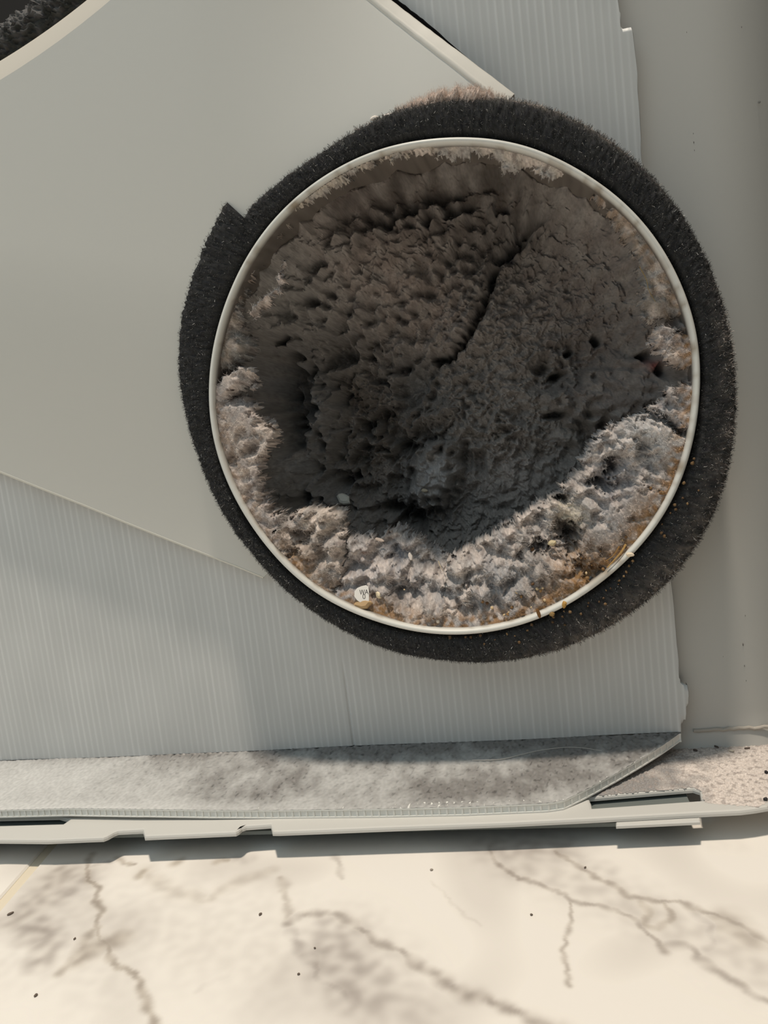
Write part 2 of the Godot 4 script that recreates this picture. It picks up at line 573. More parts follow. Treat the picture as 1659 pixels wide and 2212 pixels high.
func prism_tray(st: SurfaceTool, pts: PackedVector2Array, y1: float, cuts: Array, xm: float) -> void:
	if Geometry2D.is_polygon_clockwise(pts): pts.reverse()
	var k := pts.size()
	var b := 0.00050
	var h := 0.0010
	var rings: Array = []
	for level in 4:
		var ins: float = [0.0, 0.0, 0.00016, 0.00055][level]
		var q := PackedVector2Array()
		for i in k:
			var p0 := pts[(i + k - 1) % k]
			var p1 := pts[i]
			var p2 := pts[(i + 1) % k]
			var e1 := 0.0 if tray_seam(p0, p1, cuts, xm) else ins
			var e2 := 0.0 if tray_seam(p1, p2, cuts, xm) else ins
			var d1 := (p1 - p0).normalized()
			var d2 := (p2 - p1).normalized()
			var m1 := Vector2(-d1.y, d1.x)
			var m2 := Vector2(-d2.y, d2.x)
			var det := m1.x * m2.y - m1.y * m2.x
			if absf(det) > 0.15: q.append(p1 + Vector2((e1 * m2.y - e2 * m1.y) / det, (m1.x * e2 - m2.x * e1) / det))
			else: q.append(p1 + m1 * maxf(e1, e2))
		rings.append(q)
	var hh := [y1 - h, y1 - b, y1 - b * 0.3, y1]
	for i in k:
		var j := (i + 1) % k
		if tray_seam(pts[i], pts[j], cuts, xm): continue
		var e := pts[j] - pts[i]
		var out := Vector3(e.y, 0.3 * e.length(), e.x)
		for l in 3:
			var lo: PackedVector2Array = rings[l]
			var hi: PackedVector2Array = rings[l + 1]
			quad(st, Vector3(lo[i].x, hh[l], -lo[i].y), Vector3(lo[j].x, hh[l], -lo[j].y), Vector3(hi[j].x, hh[l + 1], -hi[j].y), Vector3(hi[i].x, hh[l + 1], -hi[i].y), out)
	for cap in [[rings[3], hh[3], Vector3.UP], [rings[0], hh[0], Vector3.DOWN]]:
		var f := Geometry2D.triangulate_polygon(cap[0])
		for t in range(0, f.size(), 3):
			var w: Array = []
			for c in 3:
				var p: Vector2 = cap[0][f[t + c]]
				w.append(Vector3(p.x, cap[1], -p.y))
			tri(st, w[0], w[1], w[2], cap[2])

func tray_seam(a: Vector2, b: Vector2, cuts: Array, xm: float) -> bool:
	if absf(a.x - xm) < 1e-6 and absf(b.x - xm) < 1e-6: return true
	return seam(a, b, cuts)

# ---------------------------------------------------------------- the corrugated plastic sheet
const PITCH := 0.0016
const BEND_Y := 0.0118

func flap_edge() -> Array:                                   # front edge of the folded flap, left to right
	var e: Array = []
	for q in [[-120, 1752], [0, 1750], [150, 1746], [300, 1748], [450, 1750], [600, 1750], [830, 1747], [1000, 1743], [1180, 1735], [1215, 1730], [1275, 1701], [1330, 1671], [1380, 1642], [1430, 1611], [1470, 1583]]:
		var p := ony(q[0], q[1], 0.0085)
		for k in 6: p = ony(q[0], q[1], flap_y(p.x, maxf(p.z, 0.0)))
		e.append(p)
	return e

func make_corrugated() -> void:
	var cor := thing("corrugated_sheet", "translucent white corrugated plastic sheet folded forward at the bottom, behind the gasket", "plastic sheet", Vector3.ZERO)
	var plastic := mat(Color.WHITE, 0.42, true, 0.45)
	var edge: Array = []
	for q in [[1318, -160], [1335, 0], [1339, 30], [1341, 57], [1342, 59], [1363, 60], [1366, 72], [1376, 160], [1382, 250], [1388, 360], [1447, 1230], [1462, 1380], [1468, 1465], [1471, 1475], [1474, 1478], [1486, 1480], [1489, 1496], [1488, 1520], [1482, 1555], [1471, 1583], [1469, 1592]]:
		var p := onz(q[0], q[1], 0.0)
		edge.append([p.y, p.x])
	edge.reverse()
	var ys: Array = []
	for e in edge: ys.append(e[0])
	for j in 64: ys.append(BEND_Y + 0.26 * j / 63.0)
	ys.sort()
	ys = ys.filter(func(y): return y >= BEND_Y - 1e-5)
	var left := -0.175
	var step := PITCH / 8.0
	var nx := int((0.064 - left) / step)
	var ny := ys.size()
	var P := PackedVector3Array()
	var C := PackedColorArray()
	var keep := PackedByteArray()
	var seam_x := onz(752, 1520, 0).x
	var oc := opening_centre()
	for j in ny:
		var y: float = ys[j]
		var ex := table(edge, y) + n2.get_noise_1d(y * 900.0) * 0.00018
		for i in nx:
			var x := left + step * i
			var inside := x <= ex
			if not inside: x = minf(x, ex)
			var ph := fposmod(x / PITCH, 1.0)
			var web := exp(-pow((ph - 0.5) / 0.16, 2))
			var wear := 0.75 + 0.5 * n1.get_noise_2d(floor(x / PITCH) * 0.9, y * 25.0)
			var z := 0.00007 * web * wear + 0.0004 * n3.get_noise_2d(x * 18.0, y * 14.0)
			z -= 0.00045 * exp(-pow((x - seam_x) / 0.00022, 2)) * clampf((0.034 - y) / 0.006, 0.0, 1.0)
			if not inside: z = -0.0020 if x >= ex and i * step + left > ex + step else z
			P.append(Vector3(x, y, z))
			var g := 0.585 + 0.10 * web * wear + 0.02 * n1.get_noise_2d(x * 60.0, y * 60.0)
			C.append(Color(g * 0.985, g * 1.0, g * 0.985))
			keep.append(0 if Vector2(x, y - PIPE_Y).length() < 0.0530 or Vector2(x - oc.x, y - oc.y).length() < oc.z - 0.003 else 1)
	# drop the points past the one that turns the edge
	for j in ny:
		var ex := table(edge, ys[j])
		for i in nx:
			if left + step * i > ex + step * 4.0: keep[j * nx + i] = 0
	var face := part("sheet_face", sheet(P, nx, ny, Vector3.BACK, C, keep), plastic, cor)
	face.set_meta("label", "vertical part of the sheet with fine upright flutes")
	# the flap
	var fe := flap_edge()
	var fx: Array = []
	for p in fe: fx.append([p.x, p.z])
	var right: float = fx[-1][0]
	var lx := -0.150
	var fstep := 0.0002
	nx = int((right - lx) / fstep)
	ny = 64
	P = PackedVector3Array(); C = PackedColorArray()
	for j in ny:
		var t := float(j) / (ny - 1)
		for i in nx:
			var x := lx + (right - lx) * float(i) / (nx - 1)
			var zf := maxf(table(fx, x), 0.0004)
			var z := zf * t
			var y := flap_y(x, z)
			var ph := fposmod(x / PITCH, 1.0)
			var web := exp(-pow((ph - 0.5) / 0.16, 2))
			var dust := clampf(0.5 + 1.1 * n1.get_noise_2d(x * 60.0, z * 60.0) * 0.5 + 0.35 * n2.get_noise_2d(x * 260.0, z * 190.0), 0.0, 1.0)
			var middle := clampf((x + 0.105) / 0.05, 0.0, 1.0) + 0.35 * clampf((x + 0.03) / 0.04, 0.0, 1.0)
			var clean := clampf((t - 0.78) / 0.2, 0.0, 1.0) * clampf(1.25 - middle * 0.6, 0.0, 1.0)
			var k := (0.25 + 0.75 * middle) * (0.35 + 0.65 * dust) * (1.0 - clean)
			var near_bend := exp(-z / 0.0018)
			k = clampf(k + near_bend * (0.35 + 0.6 * clampf(n3.get_noise_1d(x * 90.0) + 0.4, 0.0, 1.0)) * (0.5 + 0.5 * middle), 0.0, 1.0)
			var fine := n4.get_noise_2d(x * 900.0, z * 900.0)
			var speck := 1.0 if n3.get_noise_2d(x * 700.0, z * 700.0) > 0.62 else 0.0
			y += 0.00018 * k * n2.get_noise_2d(x * 700.0, z * 700.0) + 0.00008 * k * fine + 0.00008 * web * (1.0 - k)
			P.append(Vector3(x, y, z))
			var col := Color(0.60, 0.60, 0.585).lerp(Color(0.235, 0.225, 0.215), k * 1.0)
			col = col * (1.0 + 0.12 * fine) * (1.0 - 0.45 * speck * k)
			C.append(col)
	var fl := part("folded_flap", sheet(P, nx, ny, Vector3.UP, C), plastic, cor)
	fl.set_meta("label", "folded flap of the sheet, grey with dust")
	# cut edge of the flap: two skins and the webs between them
	var st := begin()
	var n := int((right - lx) / PITCH)
	for i in n:
		var x = (floor(lx / PITCH) + 0.5 + i) * PITCH
		if x > right - 0.0006 or x < lx: continue
		var zf := table(fx, x)
		var y := flap_y(x, zf)
		var dx := 0.00020
		var z0 := maxf(zf - 0.0024, 0.0002)
		var zc := (zf + z0) * 0.5
		box(st, Vector3(x, y - 0.00085, zc), Vector3(dx, 0, (table(fx, x + dx) - zf) * 0.9), Vector3(0, 0.00085, 0), Vector3(0, 0, (zf - z0) * 0.5))
	part("flute_web", done(st), mat(Color(0.90, 0.90, 0.88), 0.5), cor)
	st = begin()
	for i in nx - 1:
		if i % 4 != 0: continue
		var xa := lx + (right - lx) * float(i) / (nx - 1)
		var xb := lx + (right - lx) * float(mini(i + 4, nx - 1)) / (nx - 1)
		var za := maxf(table(fx, xa), 0.0004)
		var zb := maxf(table(fx, xb), 0.0004)
		for lay in [0.0, -0.00165]:
			var a := Vector3(xa, flap_y(xa, za) + lay, za + 0.00005)
			var b := Vector3(xb, flap_y(xb, zb) + lay, zb + 0.00005)
			var dn := Vector3(0, -0.00030, 0)
			var bk := Vector3(0, 0, -0.004)
			quad(st, a, b, b + dn, a + dn, Vector3(0, 0.2, 1))
			quad(st, a + dn, b + dn, b + dn + bk, a + dn + bk, Vector3.DOWN)
			if lay < 0.0: quad(st, a, b, b + bk, a + bk, Vector3.UP)
			if lay == 0.0:
				var rc := Vector3(0, 0, -0.00028)
				quad(st, a + rc, b + rc, b + rc + Vector3(0, -0.0018, 0), a + rc + Vector3(0, -0.0018, 0), Vector3(0, 0.2, 1))
	part("flap_edge", done(st), mat(Color(0.91, 0.91, 0.89), 0.5), cor)

func flap_y(x: float, z: float) -> float:
	var t := clampf(z / 0.022, 0.0, 1.0)
	var lift := 0.0007 * clampf((-0.045 - x) / 0.03, 0.0, 1.0)
	var y := lerpf(BEND_Y, 0.0084 + lift * t, pow(t, 0.75))
	return y

# ---------------------------------------------------------------- the smooth housing
var top_a: Vector3
var top_b: Vector3

func house_z(x: float, y: float) -> float:
	var up := y - PIPE_Y - 0.052
	var ramp := 0.5 * (up + sqrt(up * up + 0.00006))           # a soft shoulder that falls back towards the upper right
	var z := 0.0102 - 0.25 * ramp * smoothstep(-0.046, 0.002, x)
	z = maxf(z, 0.0010) + 0.0
	# a thinner lower margin
	var low := smoothstep(0.0, 1.0, (y - PIPE_Y + 0.050 + x * 0.28) / 0.07)
	z = lerpf(0.0012, z, 0.25 + 0.75 * low)
	return z

func make_housing() -> void:
	var z0 := 0.004
	top_a = onz(805, 0, z0)
	top_b = onz(1042, 205, z0)
	var ho := thing("duct_housing", "smooth pale grey moulded plastic housing left of the gasket", "housing", Vector3.ZERO)
	var plastic := mat(Color(0.82, 0.815, 0.79), 0.36, false, 0.45)
	var pale := mat(Color(0.86, 0.845, 0.81), 0.40, false, 0.45)
	# plate, as a fine mesh of its outline
	var out := PackedVector2Array()
	var e := (top_b - top_a).normalized()
	var far_a := top_a - e * 0.07
	var end_b := top_b + e * 0.0060
	var l0 := onz(-110, 966, 0.0014)
	var low: Array = []
	for q in [[-110, 966], [0, 1010], [95, 1049], [190, 1087], [300, 1133], [420, 1181], [520, 1220], [575, 1243]]: low.append(onz(q[0], q[1], 0.0014))
	# the big round opening at the top left
	var oc := opening_centre()
	for p in [far_a, top_a, top_b, end_b]: out.append(Vector2(p.x, p.y))
	var a0 := atan2(end_b.y - PIPE_Y, end_b.x)
	var lowest: Vector3 = low[-1]
	var a1 := atan2(lowest.y - PIPE_Y, lowest.x)
	while a1 < a0: a1 += TAU
	for i in 41:
		var a := lerpf(a0, a1, i / 40.0)
		out.append(Vector2(cos(a), sin(a)) * 0.0535 + Vector2(0, PIPE_Y))
	for i in range(low.size() - 1, -1, -1): out.append(Vector2(low[i].x, low[i].y))
	# up the left side and round the opening
	var mid := onz(150, 108, 0.006)
	var am := atan2(mid.y - oc.y, mid.x - oc.x)
	for i in 41:
		var a := am + lerpf(-0.60, 0.60, i / 40.0)
		out.append(Vector2(oc.x, oc.y) + Vector2(cos(a), sin(a)) * oc.z)
	var mesh := field_plate(out, 0.0011, 0.0012)
	part("plate", mesh, plastic, ho)
	# upper edge: a bright bead and a flange that falls back to the sheet
	var s := top_a - e * 0.07
	var nrm := Vector3(-e.y, e.x, 0)
	if nrm.y < 0: nrm = -nrm
	var prof := [Vector2(-0.0006, 0.0), Vector2(-0.0003, 0.00025), Vector2(0.0002, 0.00032), Vector2(0.0006, 0.00018), Vector2(0.0011, 0.0000), Vector2(0.0030, -0.0005), Vector2(0.0033, -0.0008), Vector2(0.0033, -0.0032)]
	var len_ := (end_b - s).length()
	var P := PackedVector3Array()
	var nn := 90
	for j in nn:
		var along := len_ * j / (nn - 1.0)
		var base := s + e * along
		var zz := house_z(base.x, base.y)
		var grow := lerpf(0.60, 0.92, float(j) / (nn - 1))
		for k in prof.size():
			var f: Vector2 = prof[k]
			var wob := n2.get_noise_1d(along * 400.0) * 0.00006
			P.append(Vector3(base.x, base.y, zz) + nrm * ((f.x * grow if f.x > 0.0007 else f.x) + wob) + Vector3(0, 0, maxf(f.y, -zz + 0.0002)))
	part("edge_flange", sheet(P, prof.size(), nn, Vector3.BACK), pale, ho)
	# dark foam seal under that flange
	var st := begin()
	var prev: Array = []
	var L := len_ - 0.0085
	var m := 120
	for j in m:
		var t := float(j) / (m - 1)
		var base := s + e * (L * t)
		var w := 0.0011 * (1.0 - smoothstep(0.80, 1.0, t)) * (0.8 + 0.12 * n3.get_noise_1d(j * 0.3)) + 0.0001
		var off := 0.0033 * lerpf(0.60, 0.90, t)
		var zt := house_z(base.x, base.y) - 0.0005
		var ring: Array = []
		for c in [Vector2(off - 0.0012, 0.0002), Vector2(off - 0.0012, zt - 0.0006), Vector2(off + w * 0.7, zt - 0.0007), Vector2(off + w, zt - 0.0010), Vector2(off + w, 0.0)]:
			ring.append(Vector3(base.x, base.y, 0) + nrm * c.x + Vector3(0, 0, c.y))
		if j > 0:
			for k in 4: quad(st, prev[k], prev[k + 1], ring[k + 1], ring[k], Vector3(0, 0, 1) + nrm * 0.6)
		prev = ring
	part("foam_seal", done(st), mat(Color(0.05, 0.052, 0.06), 0.95, false, 0.1), ho)
	# thin bright lip along the lower edge
	st = begin()
	var pts: Array = []
	for i in 60:
		var f := i / 59.0 * (low.size() - 1)
		var k := mini(int(f), low.size() - 2)
		var p: Vector3 = (low[k] as Vector3).lerp(low[k + 1], f - k)
		p.z = house_z(p.x, p.y) - 0.0003
		pts.append(p)
	tube(st, pts, 0.00042, 0.00036, 8)
	part("lower_lip", done(st), mat(Color(0.84, 0.83, 0.79), 0.4), ho)
	# the conical collar of the big opening
	var center := Vector3(oc.x, oc.y, 0)
	var a_mid := atan2(onz(142, 108, 0.006).y - oc.y, onz(142, 108, 0.006).x - oc.x)
	var cone := PackedVector3Array()
	var rows := [Vector2(0.0006, 0.0060), Vector2(0.0002, 0.0066), Vector2(-0.0004, 0.0067), Vector2(-0.0072, 0.0040), Vector2(-0.0080, 0.0034), Vector2(-0.0083, 0.0024), Vector2(-0.0084, -0.004)]
	var na := 90
	for j in na:
		var a := a_mid + lerpf(-0.62, 0.62, j / (na - 1.0))
		for f in rows: cone.append(center + Vector3(cos(a), sin(a), 0) * (oc.z + f.x) + Vector3(0, 0, f.y))
	var co := part("opening_collar", sheet(cone, rows.size(), na, Vector3.BACK), mat(Color(0.86, 0.83, 0.78), 0.4), ho)
	co.set_meta("label", "cream sloping collar of the big round opening")
	# what lies inside that opening: a fuzzy dark seal and the dark depth behind it
	var seal := PackedVector3Array()
	var scol := PackedColorArray()
	na = 400
	var nr := 30
	for j in na:
		var a := a_mid + lerpf(-0.62, 0.62, j / (na - 1.0))
		for k in nr:
			var t := k / (nr - 1.0)
			var rad := oc.z - 0.0083 - 0.0100 * t + n3.get_noise_2d(a * 70.0, t) * 0.0006
			var z := 0.0016 + 0.0014 * sin(t * PI) - t * t * 0.003 + n2.get_noise_2d(a * 160.0, t * 9.0) * 0.0008 + n4.get_noise_2d(a * 400.0, t * 22.0) * 0.0004
			seal.append(center + Vector3(cos(a), sin(a), 0) * rad + Vector3(0, 0, z))
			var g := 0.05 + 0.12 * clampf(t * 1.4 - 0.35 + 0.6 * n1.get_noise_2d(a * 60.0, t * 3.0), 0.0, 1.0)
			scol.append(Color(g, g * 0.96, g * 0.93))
	var fs := part("opening_seal", sheet(seal, nr, na, Vector3.BACK, scol), mat(Color.WHITE, 0.95, true, 0.15), ho)
	fs.set_meta("label", "dusty dark foam seal inside the big round opening")
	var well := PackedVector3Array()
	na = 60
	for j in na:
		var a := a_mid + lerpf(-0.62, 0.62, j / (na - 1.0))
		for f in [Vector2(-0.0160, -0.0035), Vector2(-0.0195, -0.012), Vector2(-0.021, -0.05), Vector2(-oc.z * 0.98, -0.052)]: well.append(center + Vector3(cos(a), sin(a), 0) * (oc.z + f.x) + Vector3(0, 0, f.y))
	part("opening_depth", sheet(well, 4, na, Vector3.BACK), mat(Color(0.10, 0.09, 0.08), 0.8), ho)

func opening_centre() -> Vector3:                             # x, y and radius of the big opening's outer line
	var a := onz(0, 205, 0.006)
	var b := onz(285, 0, 0.006)
	var c := onz(150, 108, 0.006)
	var ax := a.x; var ay := a.y; var bx := b.x; var by := b.y; var cx := c.x; var cy := c.y
	var d := 2.0 * (ax * (by - cy) + bx * (cy - ay) + cx * (ay - by))
	var ux := ((ax * ax + ay * ay) * (by - cy) + (bx * bx + by * by) * (cy - ay) + (cx * cx + cy * cy) * (ay - by)) / d
	var uy := ((ax * ax + ay * ay) * (cx - bx) + (bx * bx + by * by) * (ax - cx) + (cx * cx + cy * cy) * (bx - ax)) / d
	return Vector3(ux, uy, Vector2(ux - ax, uy - ay).length())

# The plate: its outline filled with a grid whose border cells are cut to the outline, raised by house_z.
func field_plate(out: PackedVector2Array, thick: float, cell: float) -> ArrayMesh:
	var st := SurfaceTool.new()
	st.begin(Mesh.PRIMITIVE_TRIANGLES)
	st.set_smooth_group(0)
	var lo := out[0]
	var hi := out[0]
	for p in out:
		lo = Vector2(minf(lo.x, p.x), minf(lo.y, p.y))
		hi = Vector2(maxf(hi.x, p.x), maxf(hi.y, p.y))
	var step := cell * 1.6
	var nx := int((hi.x - lo.x) / step) + 1
	var ny := int((hi.y - lo.y) / step) + 1
	for j in ny:
		for i in nx:
			var a := lo + Vector2(i, j) * step
			var sq := PackedVector2Array([a, a + Vector2(step, 0), a + Vector2(step, step), a + Vector2(0, step)])
			var inside := 0
			for p in sq:
				if Geometry2D.is_point_in_polygon(p, out): inside += 1
			var polys: Array = []
			if inside == 4: polys = [sq]
			else:
				polys = Geometry2D.intersect_polygons(sq, out)
			for poly in polys:
				var f := Geometry2D.triangulate_polygon(poly)
				for t in range(0, f.size(), 3):
					var w: Array = []
					for c in 3:
						var p: Vector2 = poly[f[t + c]]
						w.append(Vector3(p.x, p.y, house_z(p.x, p.y)))
					tri(st, w[0], w[1], w[2], Vector3.BACK)
	st.generate_normals()
	var m := st.commit()
	st = begin()
	for i in out.size():
		var a := out[i]
		var b := out[(i + 1) % out.size()]
		var d := b - a
		var za := house_z(a.x, a.y)
		var zb := house_z(b.x, b.y)
		quad(st, Vector3(a.x, a.y, za), Vector3(b.x, b.y, zb), Vector3(b.x, b.y, zb - thick), Vector3(a.x, a.y, za - thick), Vector3(d.y, -d.x, 0) * (-1.0 if Geometry2D.is_polygon_clockwise(out) else 1.0))
	st.generate_normals()
	return st.commit(m)

# ---------------------------------------------------------------- the pipe
func make_pipe() -> void:
	var pi := thing("exhaust_pipe", "round white plastic exhaust pipe end with a dirty rim, packed with lint", "pipe", Vector3(0, PIPE_Y, RIM_Z))
	var prof := [Vector2(R_OUT, -0.085), Vector2(R_OUT, -0.0007), Vector2(R_OUT - 0.00018, -0.0002), Vector2(R_OUT - 0.0005, 0.0), Vector2(R_IN + 0.0005, 0.0), Vector2(R_IN + 0.00018, -0.0002), Vector2(R_IN, -0.0007), Vector2(R_IN - 0.00005, -0.0022), Vector2(R_IN - 0.0001, -0.005), Vector2(R_IN - 0.0002, -0.02), Vector2(R_IN - 0.0004, -0.085)]
	var na := 360
	var P := PackedVector3Array()
	var C := PackedColorArray()
	for j in na + 1:
		var a := TAU * j / na
		var wob := n1.get_noise_2d(cos(a) * 1.3, sin(a) * 1.3) * 0.0003
		for k in prof.size():
			var f: Vector2 = prof[k]
			P.append(Vector3(cos(a) * (f.x + wob), sin(a) * (f.x + wob), f.y))
			var dirt := clampf(n2.get_noise_2d(cos(a) * 14.0, sin(a) * 14.0) * 1.4 - 0.15, 0.0, 1.0)
			var deg := rad_to_deg(a)
			var zone := 0.15
			if deg > 290.0 or deg < 60.0: zone = 0.9
			if deg > 95.0 and deg < 140.0: zone = 1.0
			if k < 4: zone *= 0.4
			if k >= 6: zone = maxf(zone, 0.6)
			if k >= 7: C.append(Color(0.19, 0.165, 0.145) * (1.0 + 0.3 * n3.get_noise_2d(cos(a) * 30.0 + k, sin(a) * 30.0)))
			else: C.append(Color(0.74, 0.735, 0.69).lerp(Color(0.30, 0.23, 0.15), dirt * zone * 0.85))
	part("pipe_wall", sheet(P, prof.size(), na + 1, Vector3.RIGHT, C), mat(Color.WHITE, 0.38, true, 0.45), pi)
	var st := begin()
	for j in 48:
		var a := TAU * j / 48
		var b := TAU * (j + 1) / 48
		tri(st, Vector3(0, 0, -0.084), Vector3(cos(a), sin(a), 0) * R_OUT + Vector3(0, 0, -0.084), Vector3(cos(b), sin(b), 0) * R_OUT + Vector3(0, 0, -0.084), Vector3.BACK)
	part("light_stop", done(st), mat(Color(0.25, 0.24, 0.22), 0.9), pi)  # disc added to stop light leaking in behind the lint

# ---------------------------------------------------------------- the foam gasket
func make_gasket() -> void:
	var ga := thing("foam_gasket", "dark charcoal foam gasket strip wrapped round the pipe end with overlapping ends", "gasket", Vector3.ZERO)
	var px := [[545, 447], [590, 408], [640, 370], [700, 331], [760, 292], [805, 266], [850, 245], [950, 220], [1050, 212], [1150, 224], [1250, 264], [1350, 330], [1440, 420], [1500, 510], [1545, 610], [1575, 720], [1588, 830], [1585, 940], [1560, 1060], [1510, 1170], [1430, 1270], [1320, 1350], [1200, 1404], [1080, 1427], [960, 1424], [850, 1404], [740, 1355], [640, 1286], [560, 1205], [490, 1110], [435, 990], [405, 890], [389, 790], [395, 680], [415, 590], [450, 502], [487, 431]]
	var tab: Array = []
	var last := 0.0
	for i in px.size():
		var p := onz(px[i][0], px[i][1], 0.0065)
		var a := atan2(p.y - PIPE_Y, p.x)
		if i > 0:
			while a > last: a -= TAU
			while a < last - 1.0: a += TAU
		last = a
		tab.append([-a, Vector2(p.x, p.y - PIPE_Y).length()])
	tab.push_front([tab[0][0] - 0.16, tab[0][1] - 0.0012])
	var a0: float = tab[0][0]
	var a1: float = tab[-1][0]
	var na := 1100
	var prof := [Vector2(0.0, -0.2), Vector2(0.0, 0.55), Vector2(0.02, 0.80), Vector2(0.07, 0.93), Vector2(0.15, 0.99), Vector2(0.25, 1.0), Vector2(0.35, 1.0), Vector2(0.45, 1.0), Vector2(0.55, 0.99), Vector2(0.65, 0.98), Vector2(0.74, 0.95), Vector2(0.82, 0.91), Vector2(0.89, 0.84), Vector2(0.94, 0.76), Vector2(0.975, 0.66), Vector2(0.995, 0.54), Vector2(1.0, 0.40), Vector2(0.995, 0.25), Vector2(0.98, 0.1), Vector2(0.97, -0.2)]
	var np := prof.size()
	var P := PackedVector3Array()
	var C := PackedColorArray()
	var dusty := PackedFloat32Array()
	for j in na:
		var a := lerpf(a0, a1, j / (na - 1.0))
		var th := -a
		var ro := table(tab, a) - 0.0003
		var end := smoothstep(a1 - 0.14, a1 - 0.03, a)
		var ri := R_OUT + 0.00055 + 0.0002 * n1.get_noise_1d(a * 4.0) + 0.0
		var deg := rad_to_deg(fposmod(th, TAU))
		# dust lies on the outer top and along the lower right
		var dtop := smoothstep(25.0, 60.0, deg) * (1.0 - smoothstep(125.0, 150.0, deg))
		var dlow := smoothstep(268.0, 300.0, deg) + (1.0 - smoothstep(0.0, 25.0, deg) if deg < 30.0 else 0.0)
		for k in np:
			var f: Vector2 = prof[k]
			var dir := Vector3(cos(th), sin(th), 0)
			var rad := lerpf(ri, ro, f.x)
			var z := lerpf(0.0012, 0.0112, f.y)
			var p := dir * rad + Vector3(0, PIPE_Y, z)
			var outw := (dir * smoothstep(0.6, 1.0, f.x) + Vector3(0, 0, 1) * smoothstep(0.3, 0.9, f.y)).normalized()
			var q := p * 1000.0
			var bump := 0.00030 * n2.get_noise_3dv(q * 0.75) + 0.00022 * n3.get_noise_3dv(q * 2.1)
			p += outw * bump
			P.append(p)
			var d := (dtop * smoothstep(0.78, 1.0, f.x) * 0.8 + clampf(dlow, 0.0, 1.0) * smoothstep(0.15, 1.0, f.x) * 0.42)
			d *= clampf(0.6 + 0.7 * n1.get_noise_3dv(q * 0.35), 0.0, 1.0)
			dusty.append(d)
			var g := 0.040 + 0.020 * n4.get_noise_3dv(q * 2.5)
			C.append(Color(g, g, g * 1.02).lerp(Color(0.40, 0.35, 0.31), d * 0.85))
	var m := mat(Color.WHITE, 0.92, true, 0.2)
	var strip := part("foam_strip", sheet(P, np, na, Vector3.BACK, C), m, ga)
	for side in 2:                                          # the two cut ends
		var st := begin()
		var j := 0 if side == 0 else na - 1
		var mid := (P[j * np] + P[j * np + np - 1]) * 0.5
		var n := Vector3(sin(a0), cos(a0), 0) * (1.0 if side == 0 else -1.0)
		for k in np - 1: tri(st, mid, P[j * np + k], P[j * np + k + 1], n)
		part("cut_end", done(st), mat(Color(0.15, 0.15, 0.15), 0.95), ga)
	# bristles
	var at := PackedVector3Array(); var dir_ := PackedVector3Array(); var ln := PackedFloat32Array(); var co := PackedColorArray()
	var count := 42000
	for i in count:
		var j := rng.randi_range(1, na - 2)
		var k := rng.randi_range(1, np - 3)
		var p := P[j * np + k].lerp(P[j * np + k + 1], rng.randf()).lerp(P[(j + 1) * np + k], rng.randf() * 0.9)
		var nrm := (P[(j + 1) * np + k] - P[(j - 1) * np + k]).cross(P[j * np + k + 1] - P[j * np + k - 1]).normalized()
		var rad := Vector3(p.x, p.y - PIPE_Y, 0).normalized()
		if nrm.dot(rad + Vector3(0, 0, 1)) < 0.0: nrm = -nrm
		var d := dusty[j * np + k]
		at.append(p - nrm * 0.0001)
		dir_.append(nrm + Vector3(rng.randf_range(-1, 1), rng.randf_range(-1, 1), rng.randf_range(-1, 1)) * 0.75)
		ln.append(rng.randf_range(0.00035, 0.00085) * (1.25 if d > 0.15 else 1.0))
		var g := rng.randf_range(0.03, 0.12)
		if rng.randf() < 0.05: g = rng.randf_range(0.3, 0.8)
		var c := Color(g, g * 0.985, g * 0.96)
		if rng.randf() < d * 1.2: c = Color(0.56, 0.49, 0.44) * rng.randf_range(0.6, 1.15)
		co.append(c)
	var fm := mat(Color.WHITE, 0.45, true, 0.5)
	hairs("bristles", strip, fibre_mesh(3, 0.35, 0.055), fm, at, dir_, ln, co)

# ---------------------------------------------------------------- lint
var fw := 460
var cell := 0.1 / 460.0
var F := PackedFloat32Array()                                # depth offsets of the plug, metres, positive towards the camera
var PLUG := PackedVector3Array()
var CALM := PackedFloat32Array()                             # where the plug is smooth
var W := PackedFloat32Array()                                # where the plug is a net of hollows
var T := PackedColorArray()                                 # lint tints, with shade painted in along the top

func plug_depth(r: float, up := 0.0) -> float:              # up: sine of the angle round the pipe
	var t := clampf(r / 0.0492, 0.0, 1.0)
	var front := 0.0025 + 0.0085 * smoothstep(0.1, 0.9, up)
	return (0.053 - front) * (1.0 - pow(t, 7.0)) + front

func plug_at(px: float, py: float) -> Vector2:               # grid spot of the plug that shows at that spot of the photograph
	var z := RIM_Z - 0.036
	var p := onz(px, py, z)
	for k in 5:
		var r := Vector2(p.x, p.y - PIPE_Y).length()
		z = RIM_Z - plug_depth(minf(r, 0.0485), (p.y - PIPE_Y) / maxf(r, 0.001))
		p = onz(px, py, lerpf(p.z, z, 0.7))
	return Vector2(p.x / cell + fw * 0.5, (p.y - PIPE_Y) / cell + fw * 0.5)

